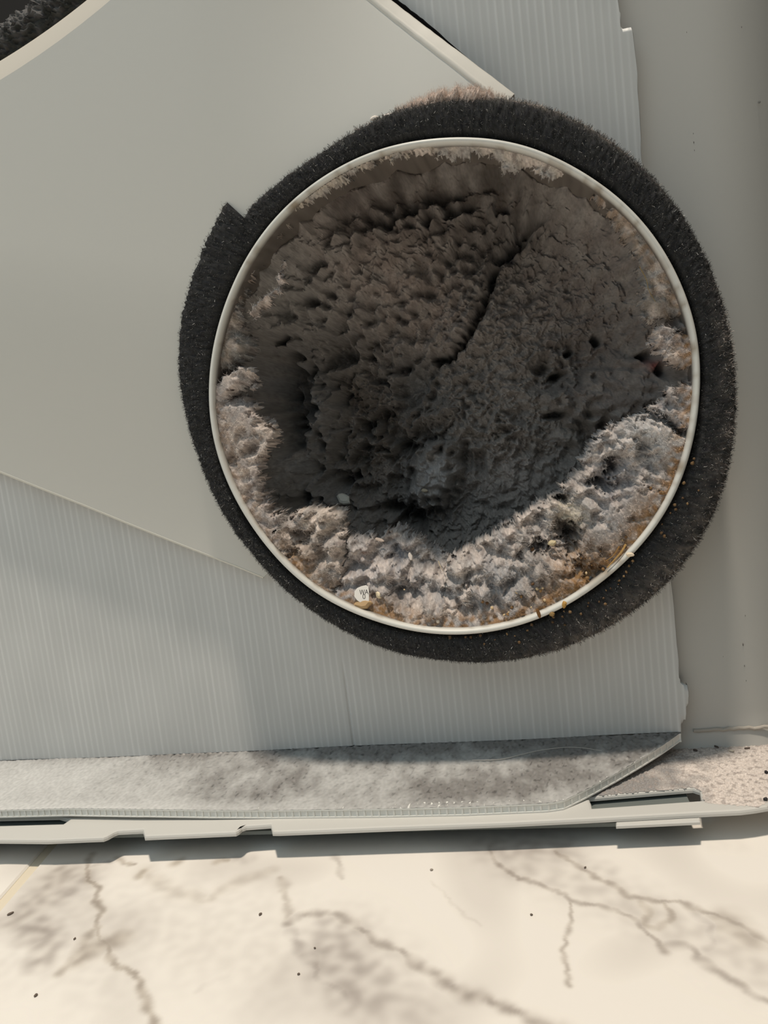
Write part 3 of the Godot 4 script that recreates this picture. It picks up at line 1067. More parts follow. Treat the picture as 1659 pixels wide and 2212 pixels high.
func dab(px: float, py: float, rx: float, ry: float, turn: float, h: float, power := 2.0) -> void:      # a bump or pit, radii in photograph pixels, height in mm
	var c := plug_at(px, py)
	var s := 0.000118 / cell
	var ax := rx * s
	var ay := ry * s
	var ext := int(maxf(ax, ay) * 1.9) + 1
	var ca := cos(deg_to_rad(turn))
	var sa := sin(deg_to_rad(turn))
	for dy in range(-ext, ext + 1):
		for dx in range(-ext, ext + 1):
			var x := int(c.x) + dx
			var y := int(c.y) + dy
			if x < 0 or y < 0 or x >= fw or y >= fw: continue
			var qx := x - c.x
			var qy := y - c.y
			qx += n1.get_noise_2d(x * 0.06, y * 0.06) * ax * 0.30
			qy += n2.get_noise_2d(x * 0.06, y * 0.06) * ay * 0.30
			var u := (qx * ca + qy * sa) / ax
			var v := (-qx * sa + qy * ca) / ay
			var r2 := u * u + v * v
			if r2 > 4.0: continue
			F[y * fw + x] += h * 0.001 * exp(-pow(r2, power * 0.5))

func ridge(pts: Array, w: float, h: float) -> void:          # a wall or a crack along points of the photograph
	var line := PackedVector2Array()
	for k in range(0, pts.size(), 2): line.append(plug_at(pts[k], pts[k + 1]))
	var s := w * 0.000118 / cell
	var box_ := Rect2(line[0], Vector2.ZERO)
	for p in line: box_ = box_.expand(p)
	box_ = box_.grow(s * 3.0 + 4.0)
	for y in range(maxi(0, int(box_.position.y)), mini(fw, int(box_.end.y) + 1)):
		for x in range(maxi(0, int(box_.position.x)), mini(fw, int(box_.end.x) + 1)):
			var q := Vector2(x + n1.get_noise_2d(x * 0.09, y * 0.09) * 3.0 + n3.get_noise_2d(x * 0.3, y * 0.3) * 1.0, y + n2.get_noise_2d(x * 0.09, y * 0.09) * 3.0)
			var best := 1e9
			for k in line.size() - 1:
				best = minf(best, q.distance_squared_to(Geometry2D.get_closest_point_to_segment(q, line[k], line[k + 1])))
			if best < s * s * 6.0: F[y * fw + x] += h * 0.001 * exp(-best / (s * s)) * (1.0 + 0.35 * n4.get_noise_2d(x * 0.12, y * 0.12))

func tint_or_shade(px: float, py: float, r: float, c: Color, k: float) -> void:
	var q := plug_at(px, py)
	var s := r * 0.000118 / cell
	var ext := int(s * 2.0)
	for dy in range(-ext, ext + 1):
		for dx in range(-ext, ext + 1):
			var x := int(q.x) + dx
			var y := int(q.y) + dy
			if x < 0 or y < 0 or x >= fw or y >= fw: continue
			var f := k * exp(-(dx * dx + dy * dy) / (s * s)) * clampf(0.8 + 0.6 * n2.get_noise_2d(x * 0.05, y * 0.05), 0.2, 1.3)
			T[y * fw + x] = T[y * fw + x].lerp(c, clampf(f, 0.0, 1.0))

func billow(n: FastNoiseLite, x: float, y: float) -> float:
	return 1.0 - 2.0 * absf(n.get_noise_2d(x, y))

func fluff(x: float, y: float, zz := 0.0, amp := 1.0) -> float:      # lint relief in metres; x, y and z in mm
	var wx := x + 1.6 * n1.get_noise_2d(x * 0.16, y * 0.16) + 0.5 * n3.get_noise_2d(x * 0.6, y * 0.6)
	var wy := y + 1.6 * n2.get_noise_2d(x * 0.16, y * 0.16) + 0.5 * n4.get_noise_2d(x * 0.6, y * 0.6)
	var h := 0.0014 * absf(n2.get_noise_3d(wx * 0.14 + 9.0, wy * 0.14, zz * 0.14)) * 2.0
	h += 0.0012 * (absf(n1.get_noise_3d(wx * 0.30, wy * 0.30 + 5.0, zz * 0.3)) * 2.0 - 0.5)
	h += 0.0005 * (absf(n3.get_noise_3d(wx * 0.75 + 3.0, wy * 0.75, zz * 0.75)) * 2.0 - 0.5)
	h += 0.00024 * n4.get_noise_3d(wx * 1.7, wy * 1.7, zz * 1.7)
	h += 0.00012 * n2.get_noise_3d(x * 3.9, y * 3.9, zz * 3.9)
	return h * amp

func hollows(x: float, y: float) -> float:                   # thin walls round sunken cells, 0 on a wall to 1 in a hollow
	var wx := x + 2.2 * n1.get_noise_2d(x * 0.13 + 3.0, y * 0.13) + 0.8 * n3.get_noise_2d(x * 0.45, y * 0.45)
	var wy := y + 2.2 * n2.get_noise_2d(x * 0.13, y * 0.13 + 3.0) + 0.8 * n4.get_noise_2d(x * 0.45, y * 0.45)
	return smoothstep(0.05, 0.42, n5.get_noise_2d(wx * 0.17, wy * 0.14) + 1.0)

func make_lint() -> void:
	var li := thing("lint_clog", "thick grey fluffy lint packed inside the round white exhaust pipe", "lint", Vector3(0, PIPE_Y, RIM_Z))
	F.resize(fw * fw)
	T.resize(fw * fw)
	W.resize(fw * fw)
	CALM.resize(fw * fw)
	T.fill(Color(0.33, 0.305, 0.285))
	var pink := Color(0.50, 0.415, 0.37)
	var brown := Color(0.30, 0.235, 0.18)
	var blue := Color(0.41, 0.42, 0.435)
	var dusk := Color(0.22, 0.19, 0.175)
	# big forms
	dab(870, 590, 190, 150, 20, 15.0, 2.6)
	dab(760, 640, 110, 80, 10, 5.0)
	dab(950, 480, 110, 80, 0, 4.0)
	dab(1240, 640, 170, 170, 0, 6.0, 2.4)
	dab(1130, 760, 130, 110, 0, 6.0)
	dab(1310, 850, 115, 60, 10, 13.0, 4.0)
	dab(1040, 860, 100, 100, 0, 5.0)
	dab(1110, 1010, 120, 110, 30, 7.0)
	dab(690, 870, 38, 110, 8, 11.0, 3.5)
	dab(650, 720, 110, 40, 10, 6.0)
	dab(608, 830, 52, 95, 10, -20.0, 5.0)
	dab(612, 940, 28, 40, 10, -16.0, 5.0)
	dab(940, 1020, 54, 74, -25, 13.0, 5.0)
	dab(900, 830, 40, 60, -35, -9.0, 5.0)
	dab(755, 760, 28, 34, 0, -8.0, 5.0)
	dab(850, 930, 24, 60, 25, -9.0, 5.0)
	dab(760, 1010, 60, 60, 0, -3.0)
	dab(775, 960, 50, 40, 0, 3.0)
	dab(620, 1010, 50, 50, 0, 7.0)
	dab(700, 1060, 60, 30, 0, 5.0)
	dab(800, 900, 40, 60, 0, -4.0)
	dab(1040, 720, 60, 40, 0, 3.0)
	dab(1080, 910, 34, 50, 0, 4.0)
	dab(1150, 930, 40, 26, 0, 5.0)
	dab(1220, 940, 36, 26, 0, 5.0)
	dab(1190, 870, 60, 30, 0, 6.0)
	dab(700, 450, 120, 50, 35, 3.0)
	dab(880, 395, 190, 50, 5, -16.0, 3.0)
	dab(560, 610, 60, 80, 20, 3.0)
	dab(560, 745, 50, 40, 0, -5.0)
	dab(870, 780, 34, 60, 15, 3.5)
	dab(1010, 960, 40, 70, 0, 3.0)
	# the long crack and the holes
	ridge([1068, 600, 1058, 640, 1044, 680, 1018, 725, 1000, 752, 972, 776, 945, 782], 9.0, -15.0)
	ridge([1040, 640, 1020, 700, 990, 735], 50.0, 6.0)
	ridge([1085, 560, 1068, 600], 7.0, -4.0)
	for h in [[1152, 480, 16, 10, -7], [1126, 512, 16, 18, -8], [1108, 545, 14, 10, -7], [1085, 565, 22, 12, -4], [1110, 382, 8, 8, -6], [1195, 815, 12, 8, -8], [1163, 800, 14, 10, -4], [1222, 768, 9, 6, -6], [1283, 742, 8, 9, -6], [1428, 800, 8, 14, -8], [1395, 770, 16, 8, -6], [1195, 895, 22, 8, -6], [740, 860, 10, 22, -5], [785, 965, 10, 10, -4], [765, 1030, 8, 8, -6], [700, 950, 10, 22, -5], [790, 920, 14, 14, -4], [870, 800, 14, 10, -5], [810, 770, 8, 12, -4], [880, 965, 18, 16, -5], [890, 1130, 30, 26, -7], [735, 1050, 12, 12, -6], [630, 1100, 14, 18, -8], [590, 1085, 14, 14, -7], [850, 1100, 30, 12, -5], [1010, 985, 14, 30, -5], [1040, 1000, 14, 26, -4], [700, 660, 22, 10, -3], [620, 500, 12, 20, -5], [700, 590, 18, 12, -4], [745, 425, 18, 12, -3], [545, 855, 20, 30, -6]]:
		dab(h[0], h[1], h[2] * 1.15, h[3] * 1.15, 0, h[4] * 1.7, 4.0)
	# walls between hollows
	ridge([780, 700, 792, 745, 788, 785, 755, 800, 720, 805], 7.0, 4.0)
	ridge([795, 690, 810, 740, 835, 800, 850, 840], 8.0, 3.5)
	ridge([940, 805, 935, 835, 915, 865, 895, 890], 6.0, 5.0)
	ridge([870, 925, 905, 908, 940, 890, 965, 880], 16.0, 6.0)
	ridge([895, 950, 930, 940, 960, 925], 6.0, 3.5)
	ridge([782, 850, 800, 900, 825, 950, 865, 985], 7.0, 4.0)
	ridge([820, 940, 850, 965, 890, 985], 9.0, 3.0)
	ridge([880, 1010, 895, 985, 930, 962, 975, 955], 9.0, 3.0)
	ridge([705, 850, 715, 890, 710, 930, 690, 980], 8.0, 3.0)
	ridge([1130, 470, 1160, 465, 1110, 500], 5.0, 3.0)
	ridge([1090, 480, 1110, 530, 1140, 540], 5.0, 3.0)
	ridge([580, 720, 640, 715, 720, 720], 9.0, 3.0)
	ridge([1190, 790, 1225, 800, 1235, 830, 1200, 850, 1180, 870], 6.0, 2.5)
	ridge([1350, 470, 1365, 540, 1395, 600, 1400, 680, 1380, 730], 9.0, 3.5)
	ridge([1330, 440, 1290, 430, 1300, 500, 1340, 520], 12.0, 2.5)
	# where it is hollowed into cells
	for q in [[800, 880, 150, 1.0], [900, 980, 130, 0.9], [760, 1010, 110, 0.9], [1010, 860, 100, 0.5], [1080, 950, 100, 0.6], [1120, 520, 70, 0.8], [650, 700, 90, 0.4], [1210, 800, 80, 0.5], [880, 1110, 90, 0.9], [680, 1040, 80, 0.7], [740, 770, 70, 0.8]]:
		var c := plug_at(q[0], q[1])
		var s: float = q[2] * 0.000118 / cell
		for y in range(maxi(0, int(c.y - s * 1.6)), mini(fw, int(c.y + s * 1.6))):
			for x in range(maxi(0, int(c.x - s * 1.6)), mini(fw, int(c.x + s * 1.6))):
				var f: float = q[3] * exp(-Vector2(x, y).distance_squared_to(c) / (s * s) * 1.2)
				W[y * fw + x] = maxf(W[y * fw + x], f)
	for q in [[942, 1022, 66, 0.8], [900, 832, 52, 0.7], [1310, 850, 110, 0.6], [606, 835, 66, 0.6], [756, 762, 36, 0.7], [692, 880, 46, 0.6], [1110, 1040, 110, 0.5], [630, 1010, 50, 0.5], [850, 935, 34, 0.6], [1220, 945, 50, 0.5]]:
		var c := plug_at(q[0], q[1])
		var s: float = q[2] * 0.000118 / cell
		for y in range(maxi(0, int(c.y - s * 1.6)), mini(fw, int(c.y + s * 1.6))):
			for x in range(maxi(0, int(c.x - s * 1.6)), mini(fw, int(c.x + s * 1.6))):
				var f: float = q[3] * exp(-pow(Vector2(x, y).distance_squared_to(c) / (s * s), 2))
				CALM[y * fw + x] = maxf(CALM[y * fw + x], f)
	# tints, and shade painted along the top wall
	tint_or_shade(880, 590, 150, pink, 0.75)
	tint_or_shade(960, 700, 80, pink, 0.4)
	tint_or_shade(760, 860, 50, brown, 0.7)
	tint_or_shade(840, 920, 40, brown, 0.6)
	tint_or_shade(800, 1010, 60, brown, 0.35)
	tint_or_shade(1250, 620, 190, dusk, 0.9)
	tint_or_shade(1330, 760, 120, dusk, 0.7)
	tint_or_shade(1320, 840, 90, dusk, 0.7)
	tint_or_shade(680, 880, 60, blue, 0.7)
	tint_or_shade(620, 1010, 60, blue, 0.6)
	tint_or_shade(940, 1020, 60, blue, 0.8)
	tint_or_shade(720, 1080, 40, blue, 0.6)
	tint_or_shade(900, 820, 50, blue, 0.5)
	tint_or_shade(1110, 1010, 90, Color(0.45, 0.40, 0.37), 0.6)
	tint_or_shade(900, 380, 160, Color(0.09, 0.075, 0.065), 0.9)  # this and the next two put the upper wall's shade into the lint colour
	tint_or_shade(740, 410, 90, Color(0.12, 0.10, 0.09), 0.8)
	tint_or_shade(1080, 400, 100, Color(0.09, 0.075, 0.065), 0.9)
	tint_or_shade(600, 620, 90, Color(0.36, 0.35, 0.335), 0.5)
	tint_or_shade(600, 840, 70, Color(0.25, 0.255, 0.27), 0.8)
	tint_or_shade(1400, 790, 14, Color(0.22, 0.07, 0.06), 0.9)
	var P := PackedVector3Array(); var C := PackedColorArray(); var keep := PackedByteArray()
	P.resize(fw * fw); C.resize(fw * fw); keep.resize(fw * fw)
	for j in fw:
		for i in fw:
			var x := (i - fw * 0.5) * cell
			var y := (j - fw * 0.5) * cell
			var r := sqrt(x * x + y * y)
			var k := j * fw + i
			if r > R_IN + 0.0003: continue
			var rim := clampf((0.0492 - r) / 0.006, 0.0, 1.0)
			var base := plug_depth(r, y / maxf(r, 0.001))
			var h := fluff(x * 1000.0, y * 1000.0, base * 600.0, 0.95)
			var net := W[k] * (1.0 - CALM[k])
			h *= 1.0 - 0.8 * CALM[k]
			if net > 0.02:
				h *= 1.0 - 0.55 * minf(net, 1.0)
				h -= net * 0.0085 * hollows(x * 1000.0, y * 1000.0)
				h -= net * 0.0020 * hollows(x * 2600.0 + 40.0, y * 2600.0)
			var z := -base + F[k] * minf(1.0, rim + 0.15) + h * (0.45 + 0.55 * rim)
			z -= 0.0035 * (1.0 - rim) * absf(n1.get_noise_2d(x * 90.0, y * 90.0)) * 2.0
			z = minf(z, -0.0022)
			P[k] = Vector3(x, y, z)
			keep[k] = 1
			var f := 1.0 + 0.20 * n3.get_noise_3d(x * 420.0, y * 420.0, z * 420.0) + 0.22 * n4.get_noise_3d(x * 1900.0, y * 1900.0, z * 1900.0)
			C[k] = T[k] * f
	PLUG = P
	var m := mat(Color.WHITE, 1.0, true, 0.1)
	m.rim_enabled = true
	m.rim = 0.35
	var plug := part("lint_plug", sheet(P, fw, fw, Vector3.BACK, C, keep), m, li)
	plug.set_meta("label", "deep hollowed mass of lint filling the pipe")
	var hm := mat(Color.WHITE, 0.8, true, 0.2)
	var at := PackedVector3Array(); var dr := PackedVector3Array(); var ln := PackedFloat32Array(); var co := PackedColorArray()
	while at.size() < 9000:
		var i := rng.randi_range(2, fw - 3)
		var j := rng.randi_range(2, fw - 3)
		var k := j * fw + i
		if keep[k] == 0 or keep[k + 1] == 0 or keep[k - 1] == 0 or keep[k + fw] == 0 or keep[k - fw] == 0 or rng.randf() < CALM[k]: continue
		var nrm := (P[k + 1] - P[k - 1]).cross(P[k + fw] - P[k - fw]).normalized()
		at.append(P[k] - nrm * 0.0002)
		dr.append(nrm * 0.5 + Vector3(rng.randf_range(-1, 1), rng.randf_range(-1, 1), rng.randf_range(-1, 1)))
		ln.append(rng.randf_range(0.0006, 0.0018))
		co.append(C[k] * rng.randf_range(0.75, 1.3))
	hairs("fuzz", plug, fibre_mesh(5, 0.9, 0.014), hm, at, dr, ln, co)
	lint_pieces(li, m, hm)

func bank_depth(q: Vector2, d0: float, slope: float) -> float:
	var low := clampf(-q.y / maxf(q.length(), 0.001), 0.0, 1.0)
	return d0 + slope * (1.0 + 0.8 * low * low) * maxf(R_IN - q.length(), -0.004)

# Where lint that starts at the rim and slopes inwards shows at that spot of the photograph (relative to the pipe).
func slope_at(px: float, py: float, d0: float, slope: float) -> Vector2:
	var z := RIM_Z - 0.008
	var p := onz(px, py, z)
	for k in 6:
		var want := RIM_Z - bank_depth(Vector2(p.x, p.y - PIPE_Y), d0, slope)
		z = lerpf(z, want, 0.6)
		p = onz(px, py, z)
	return Vector2(p.x, p.y - PIPE_Y)

# One mass of lint in front of the plug. outline in photograph pixels; edges past the rim are cut by the pipe's wall.
func lint_mass(base: String, label: String, parent: Node3D, m: Material, hm: Material, outline: Array, d0: float, slope: float, puff: float, drop: float, tint: Color, opt := {}) -> void:
	var poly := PackedVector2Array()
	for k in range(0, outline.size(), 2): poly.append(slope_at(outline[k], outline[k + 1], d0, slope))
	var lo := poly[0]; var hi := poly[0]
	for p in poly:
		lo = Vector2(minf(lo.x, p.x), minf(lo.y, p.y))
		hi = Vector2(maxf(hi.x, p.x), maxf(hi.y, p.y))
	lo -= Vector2(0.001, 0.001); hi += Vector2(0.001, 0.001)
	var st := 0.00023
	var nx := int((hi.x - lo.x) / st) + 2
	var ny := int((hi.y - lo.y) / st) + 2
	var dabs: Array = []
	for d in opt.get("dabs", []):
		var q := slope_at(d[0], d[1], d0, slope)
		dabs.append([q, d[2] * 0.0001, d[3] * 0.0001, d[4] * 0.001, d[5] if d.size() > 5 else 0.0])
	var spots: Array = []
	for d in opt.get("spots", []): spots.append([slope_at(d[0], d[1], d0, slope), d[2] * 0.0001, d[3], d[4]])
	var amp: float = opt.get("amp", 1.0)
	var ew: float = opt.get("edge", 0.0026)
	var brown := Color(0.27, 0.155, 0.07)
	var P := PackedVector3Array(); var C := PackedColorArray(); var keep := PackedByteArray()
	P.resize(nx * ny); C.resize(nx * ny); keep.resize(nx * ny)
	for j in ny:
		for i in nx:
			var x := lo.x + st * i
			var y := lo.y + st * j
			var r := sqrt(x * x + y * y)
			if r > R_IN + 0.0004: continue
			var X := x * 1000.0
			var Y := y * 1000.0
			var q := Vector2(x + 0.0007 * n1.get_noise_2d(X * 0.5, Y * 0.5) + 0.0004 * n3.get_noise_2d(X * 1.4, Y * 1.4), y + 0.0007 * n2.get_noise_2d(X * 0.5, Y * 0.5) + 0.0004 * n4.get_noise_2d(X * 1.4, Y * 1.4))
			if not Geometry2D.is_point_in_polygon(q, poly): continue
			var d := poly_dist(q, poly)
			var t := clampf(d / ew, 0.0, 1.0)
			var z := -bank_depth(Vector2(x, y), d0, slope)
			z += puff * (sqrt(1.0 - (1.0 - t) * (1.0 - t)) - 1.0)
			z -= drop * 0.45 * pow(1.0 - clampf(d / (ew * 0.45), 0.0, 1.0), 2)
			var wall := clampf((R_IN - r) / 0.0035, 0.0, 1.0)
			z += 0.0018 * n1.get_noise_2d(X * 0.17 + 3.0, Y * 0.17) * wall + 0.0016 * n3.get_noise_2d(X * 0.34, Y * 0.34 + 8.0) * wall
			z += 0.55 * fluff(X + 31.0, Y + 17.0, 0.0, amp) * (0.2 + 0.8 * wall)
			var pit := 0.0
			for db in dabs:
				var dd: Vector2 = q - db[0]
				if db[4] != 0.0: dd = dd.rotated(db[4])
				var r2: float = dd.x * dd.x / (db[1] * db[1]) + dd.y * dd.y / (db[2] * db[2])
				if r2 < 6.0:
					z += db[3] * exp(-r2 * r2 if db[3] < 0.0 else -r2)
			P[j * nx + i] = Vector3(x, y, minf(z, -0.0012))
			keep[j * nx + i] = 1
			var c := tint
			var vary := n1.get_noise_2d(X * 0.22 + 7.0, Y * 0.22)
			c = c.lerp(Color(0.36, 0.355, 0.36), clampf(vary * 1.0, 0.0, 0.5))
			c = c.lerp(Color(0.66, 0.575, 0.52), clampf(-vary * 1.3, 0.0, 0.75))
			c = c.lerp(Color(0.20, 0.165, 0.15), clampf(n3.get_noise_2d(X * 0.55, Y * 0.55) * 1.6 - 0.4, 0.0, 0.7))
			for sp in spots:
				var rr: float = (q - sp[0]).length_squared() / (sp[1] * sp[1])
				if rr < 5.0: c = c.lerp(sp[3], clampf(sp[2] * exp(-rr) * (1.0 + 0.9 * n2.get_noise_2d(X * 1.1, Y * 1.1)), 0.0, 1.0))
			var rimdirt: float = opt.get("rimdirt", 0.0)
			if rimdirt > 0.0:
				var rd := exp(-pow((R_IN - r) / 0.0026, 2)) * rimdirt * clampf(0.6 + 1.4 * n2.get_noise_2d(X * 0.5, Y * 0.5), 0.0, 1.0)
				c = c.lerp(brown, clampf(rd, 0.0, 0.9))
			c = c * (1.0 + 0.22 * n4.get_noise_2d(X * 1.9, Y * 1.9) + 0.18 * n2.get_noise_2d(X * 4.5, Y * 4.5))
			C[j * nx + i] = c
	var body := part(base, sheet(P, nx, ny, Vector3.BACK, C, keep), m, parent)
	body.set_meta("label", label)
	for k in C.size():
		C[k] = C[k] * 1.95
		C[k] = Color(minf(C[k].r, 0.86), minf(C[k].g, 0.82), minf(C[k].b, 0.79))
	# fuzz, thickest along the free edge
	var at := PackedVector3Array(); var dr := PackedVector3Array(); var ln := PackedFloat32Array(); var co := PackedColorArray()
	var live := PackedInt32Array()
	for k in keep.size():
		if keep[k] == 1 and k % nx > 0 and k % nx < nx - 1 and k >= nx and k < nx * (ny - 1): live.append(k)
	if live.is_empty(): return
	var count := int(live.size() * opt.get("fuzz", 0.55) * 0.6)
	for c in count:
		var k := live[rng.randi_range(0, live.size() - 1)]
		if keep[k + 1] == 0 or keep[k - 1] == 0 or keep[k + nx] == 0 or keep[k - nx] == 0: continue
		var nrm := (P[k + 1] - P[k - 1]).cross(P[k + nx] - P[k - nx]).normalized()
		at.append(P[k] - nrm * 0.0002)
		dr.append(nrm * 0.8 + Vector3(rng.randf_range(-1, 1), rng.randf_range(-1, 1), rng.randf_range(-1, 1)))
		ln.append(rng.randf_range(0.0004, 0.0014))
		var cc := C[k] * rng.randf_range(0.95, 1.6)
		co.append(cc)
	hairs("fuzz", body, fibre_mesh(8, 0.9, 0.015), hm, at, dr, ln, co)

func lint_pieces(li: Node3D, m: Material, hm: Material) -> void:
	var warm := Color(0.47, 0.425, 0.395)
	var grey := Color(0.42, 0.41, 0.41)
	var brown := Color(0.27, 0.16, 0.075)
	var black := Color(0.10, 0.085, 0.08)
	lint_mass("lint_bank", "big sunlit bank of lint along the lower right with dark holes", li, m, hm, [960, 1205, 990, 1188, 1040, 1160, 1100, 1118, 1145, 1090, 1190, 1066, 1225, 1035, 1250, 1012, 1255, 975, 1275, 950, 1300, 925, 1335, 905, 1370, 890, 1410, 895, 1450, 915, 1478, 935, 1580, 960, 1560, 1200, 1350, 1400, 1050, 1480, 930, 1440], 0.0020, 0.27, 0.0026, 0.014, warm, {
		"dabs": [[1320, 1010, 12, 22, -7.0, 0.5], [1295, 1045, 28, 12, -4.5, 0.5], [1215, 1078, 17, 9, -6.0], [1225, 1150, 26, 20, -8.0, 0.6], [1235, 1180, 14, 24, -6.0], [1165, 1180, 20, 14, -5.0], [1120, 1200, 10, 8, -3.0], [1400, 940, 60, 40, 2.2], [1390, 960, 22, 14, -1.8], [1330, 940, 40, 30, 1.2], [1150, 1110, 40, 20, 1.6], [1170, 1110, 14, 10, -2.2], [1090, 1150, 40, 26, 1.4], [1310, 1130, 60, 60, 2.4], [1390, 1040, 60, 30, 1.4], [1340, 1040, 60, 12, -1.6], [1060, 1230, 60, 30, 1.6], [1130, 1260, 40, 22, -1.5], [1380, 1080, 40, 20, 1.2], [1010, 1265, 8, 8, -2.5], [1290, 1240, 60, 14, -2.4, 0.5], [1190, 1250, 44, 34, 1.6], [1000, 1220, 50, 20, 1.2]],
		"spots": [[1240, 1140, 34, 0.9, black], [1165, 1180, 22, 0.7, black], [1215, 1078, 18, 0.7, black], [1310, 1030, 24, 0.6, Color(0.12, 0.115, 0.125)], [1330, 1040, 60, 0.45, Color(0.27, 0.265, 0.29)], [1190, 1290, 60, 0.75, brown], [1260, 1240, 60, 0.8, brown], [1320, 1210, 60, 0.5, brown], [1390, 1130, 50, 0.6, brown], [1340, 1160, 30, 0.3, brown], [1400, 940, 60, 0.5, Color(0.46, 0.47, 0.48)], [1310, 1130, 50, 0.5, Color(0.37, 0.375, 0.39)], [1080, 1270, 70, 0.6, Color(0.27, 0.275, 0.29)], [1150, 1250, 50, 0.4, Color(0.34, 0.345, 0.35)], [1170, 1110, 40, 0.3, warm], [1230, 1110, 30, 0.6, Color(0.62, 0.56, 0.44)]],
		"rimdirt": 1.0, "fuzz": 0.75})
	lint_mass("lint_bank", "pinkish sunlit lint slope at the bottom around the printed scrap", li, m, hm, [744, 1158, 790, 1150, 815, 1158, 835, 1140, 860, 1135, 880, 1150, 905, 1148, 925, 1170, 950, 1185, 980, 1196, 1010, 1195, 1030, 1240, 1020, 1330, 1030, 1480, 760, 1420, 700, 1300, 735, 1240], 0.0022, 0.46, 0.003, 0.010, Color(0.50, 0.45, 0.42), {
		"dabs": [[860, 1200, 20, 20, -3.0], [800, 1170, 40, 16, 1.2], [940, 1215, 40, 14, -2.0], [880, 1280, 40, 20, -2.2, -0.4], [850, 1240, 60, 20, 1.4, 0.3], [970, 1300, 60, 30, 1.2], [900, 1330, 50, 20, 1.0], [780, 1225, 40, 10, -1.4]],
		"spots": [[860, 1200, 26, 0.8, Color(0.30, 0.30, 0.32)], [785, 1193, 8, 1.0, Color(0.16, 0.07, 0.03)], [880, 1285, 46, 0.75, Color(0.25, 0.25, 0.265)], [980, 1300, 50, 0.7, Color(0.26, 0.265, 0.28)], [830, 1325, 40, 0.8, Color(0.20, 0.16, 0.13)], [820, 1320, 22, 0.7, brown], [740, 1280, 40, 0.6, Color(0.34, 0.34, 0.355)], [790, 1225, 40, 0.4, Color(0.38, 0.375, 0.40)], [900, 1330, 40, 0.4, Color(0.60, 0.50, 0.42)]],
		"rimdirt": 0.8, "fuzz": 0.7, "amp": 0.8})
	lint_mass("lint_flap", "squarish sunlit flap of lint at the lower left", li, m, hm, [590, 1110, 612, 1104, 618, 1112, 628, 1116, 640, 1100, 668, 1092, 700, 1092, 725, 1098, 748, 1112, 745, 1140, 752, 1160, 748, 1200, 746, 1240, 742, 1268, 725, 1275, 715, 1330, 500, 1250, 520, 1120], 0.0018, 0.32, 0.003, 0.012, Color(0.46, 0.40, 0.355), {
		"dabs": [[650, 1160, 26, 14, -3.0, 0.4], [630, 1190, 18, 10, -2.4], [700, 1190, 14, 24, -1.6], [700, 1120, 40, 20, 1.0]],
		"spots": [[650, 1160, 30, 0.6, Color(0.2, 0.17, 0.15)], [680, 1190, 40, 0.5, Color(0.29, 0.25, 0.22)], [640, 1225, 34, 0.6, brown], [700, 1115, 40, 0.5, Color(0.60, 0.52, 0.45)]],
		"rimdirt": 0.6, "fuzz": 0.9})
	lint_mass("lint_bank", "fuzzy sunlit lint band along the left wall", li, m, hm, [530, 852, 545, 868, 560, 892, 585, 912, 598, 935, 594, 960, 575, 985, 568, 1020, 572, 1060, 582, 1080, 600, 1105, 620, 1125, 610, 1200, 480, 1160, 400, 900, 455, 850], 0.0016, 0.20, 0.002, 0.012, Color(0.45, 0.385, 0.35), {
		"dabs": [[520, 900, 30, 30, 0.8], [500, 860, 20, 20, -1.2], [500, 1000, 12, 12, -1.6], [560, 930, 30, 30, 1.2]],
		"spots": [[500, 870, 30, 0.4, Color(0.36, 0.37, 0.38)], [580, 930, 30, 0.5, Color(0.58, 0.50, 0.44)], [520, 960, 40, 0.4, Color(0.33, 0.285, 0.25)]],
		"rimdirt": 0.4, "fuzz": 0.9})
	lint_mass("lint_tuft", "sunlit tuft of lint beside the dark cavity on the left", li, m, hm, [468, 818, 495, 798, 520, 792, 542, 786, 550, 800, 546, 820, 551, 842, 540, 848, 528, 840, 505, 850, 480, 880, 440, 870, 440, 830], 0.0014, 0.16, 0.002, 0.008, Color(0.52, 0.455, 0.42), {"fuzz": 1.1, "amp": 0.6})
	lint_mass("lint_wisp", "thin pale wisp of lint at the upper left", li, m, hm, [618, 542, 622, 556, 616, 590, 622, 606, 605, 622, 590, 640, 580, 660, 565, 668, 555, 690, 545, 700, 540, 672, 555, 640, 578, 628, 596, 608, 606, 575], 0.0016, 0.20, 0.001, 0.006, Color(0.52, 0.445, 0.41), {"fuzz": 1.2, "amp": 0.5, "edge": 0.0022})
	lint_mass("lint_tuft", "rounded tan tuft of lint on the right wall", li, m, hm, [1408, 705, 1425, 694, 1445, 696, 1465, 705, 1520, 720, 1520, 800, 1478, 800, 1455, 796, 1440, 785, 1420, 760, 1405, 735], 0.0014, 0.20, 0.003, 0.008, Color(0.49, 0.415, 0.375), {"fuzz": 1.1, "spots": [[1440, 745, 30, 0.4, Color(0.30, 0.27, 0.26)], [1475, 735, 14, 0.7, black]], "rimdirt": 0.9})
	lint_mass("lint_shelf", "small lint shelf above the big bank", li, m, hm, [1395, 885, 1420, 860, 1435, 838, 1460, 825, 1540, 815, 1540, 960, 1480, 940, 1450, 915, 1420, 897], 0.0016, 0.20, 0.002, 0.010, Color(0.47, 0.415, 0.39), {"fuzz": 0.9, "spots": [[1450, 890, 36, 0.5, Color(0.33, 0.335, 0.35)]], "rimdirt": 0.9})
	lint_mass("lint_lining", "grey stringy lint lining the upper right wall", li, m, hm, [1275, 425, 1310, 450, 1325, 490, 1350, 520, 1372, 560, 1385, 610, 1380, 660, 1400, 705, 1440, 690, 1560, 680, 1480, 500, 1380, 380, 1290, 360], 0.0030, 0.55, 0.002, 0.008, Color(0.25, 0.225, 0.20), {"fuzz": 0.9, "rimdirt": 0.5})
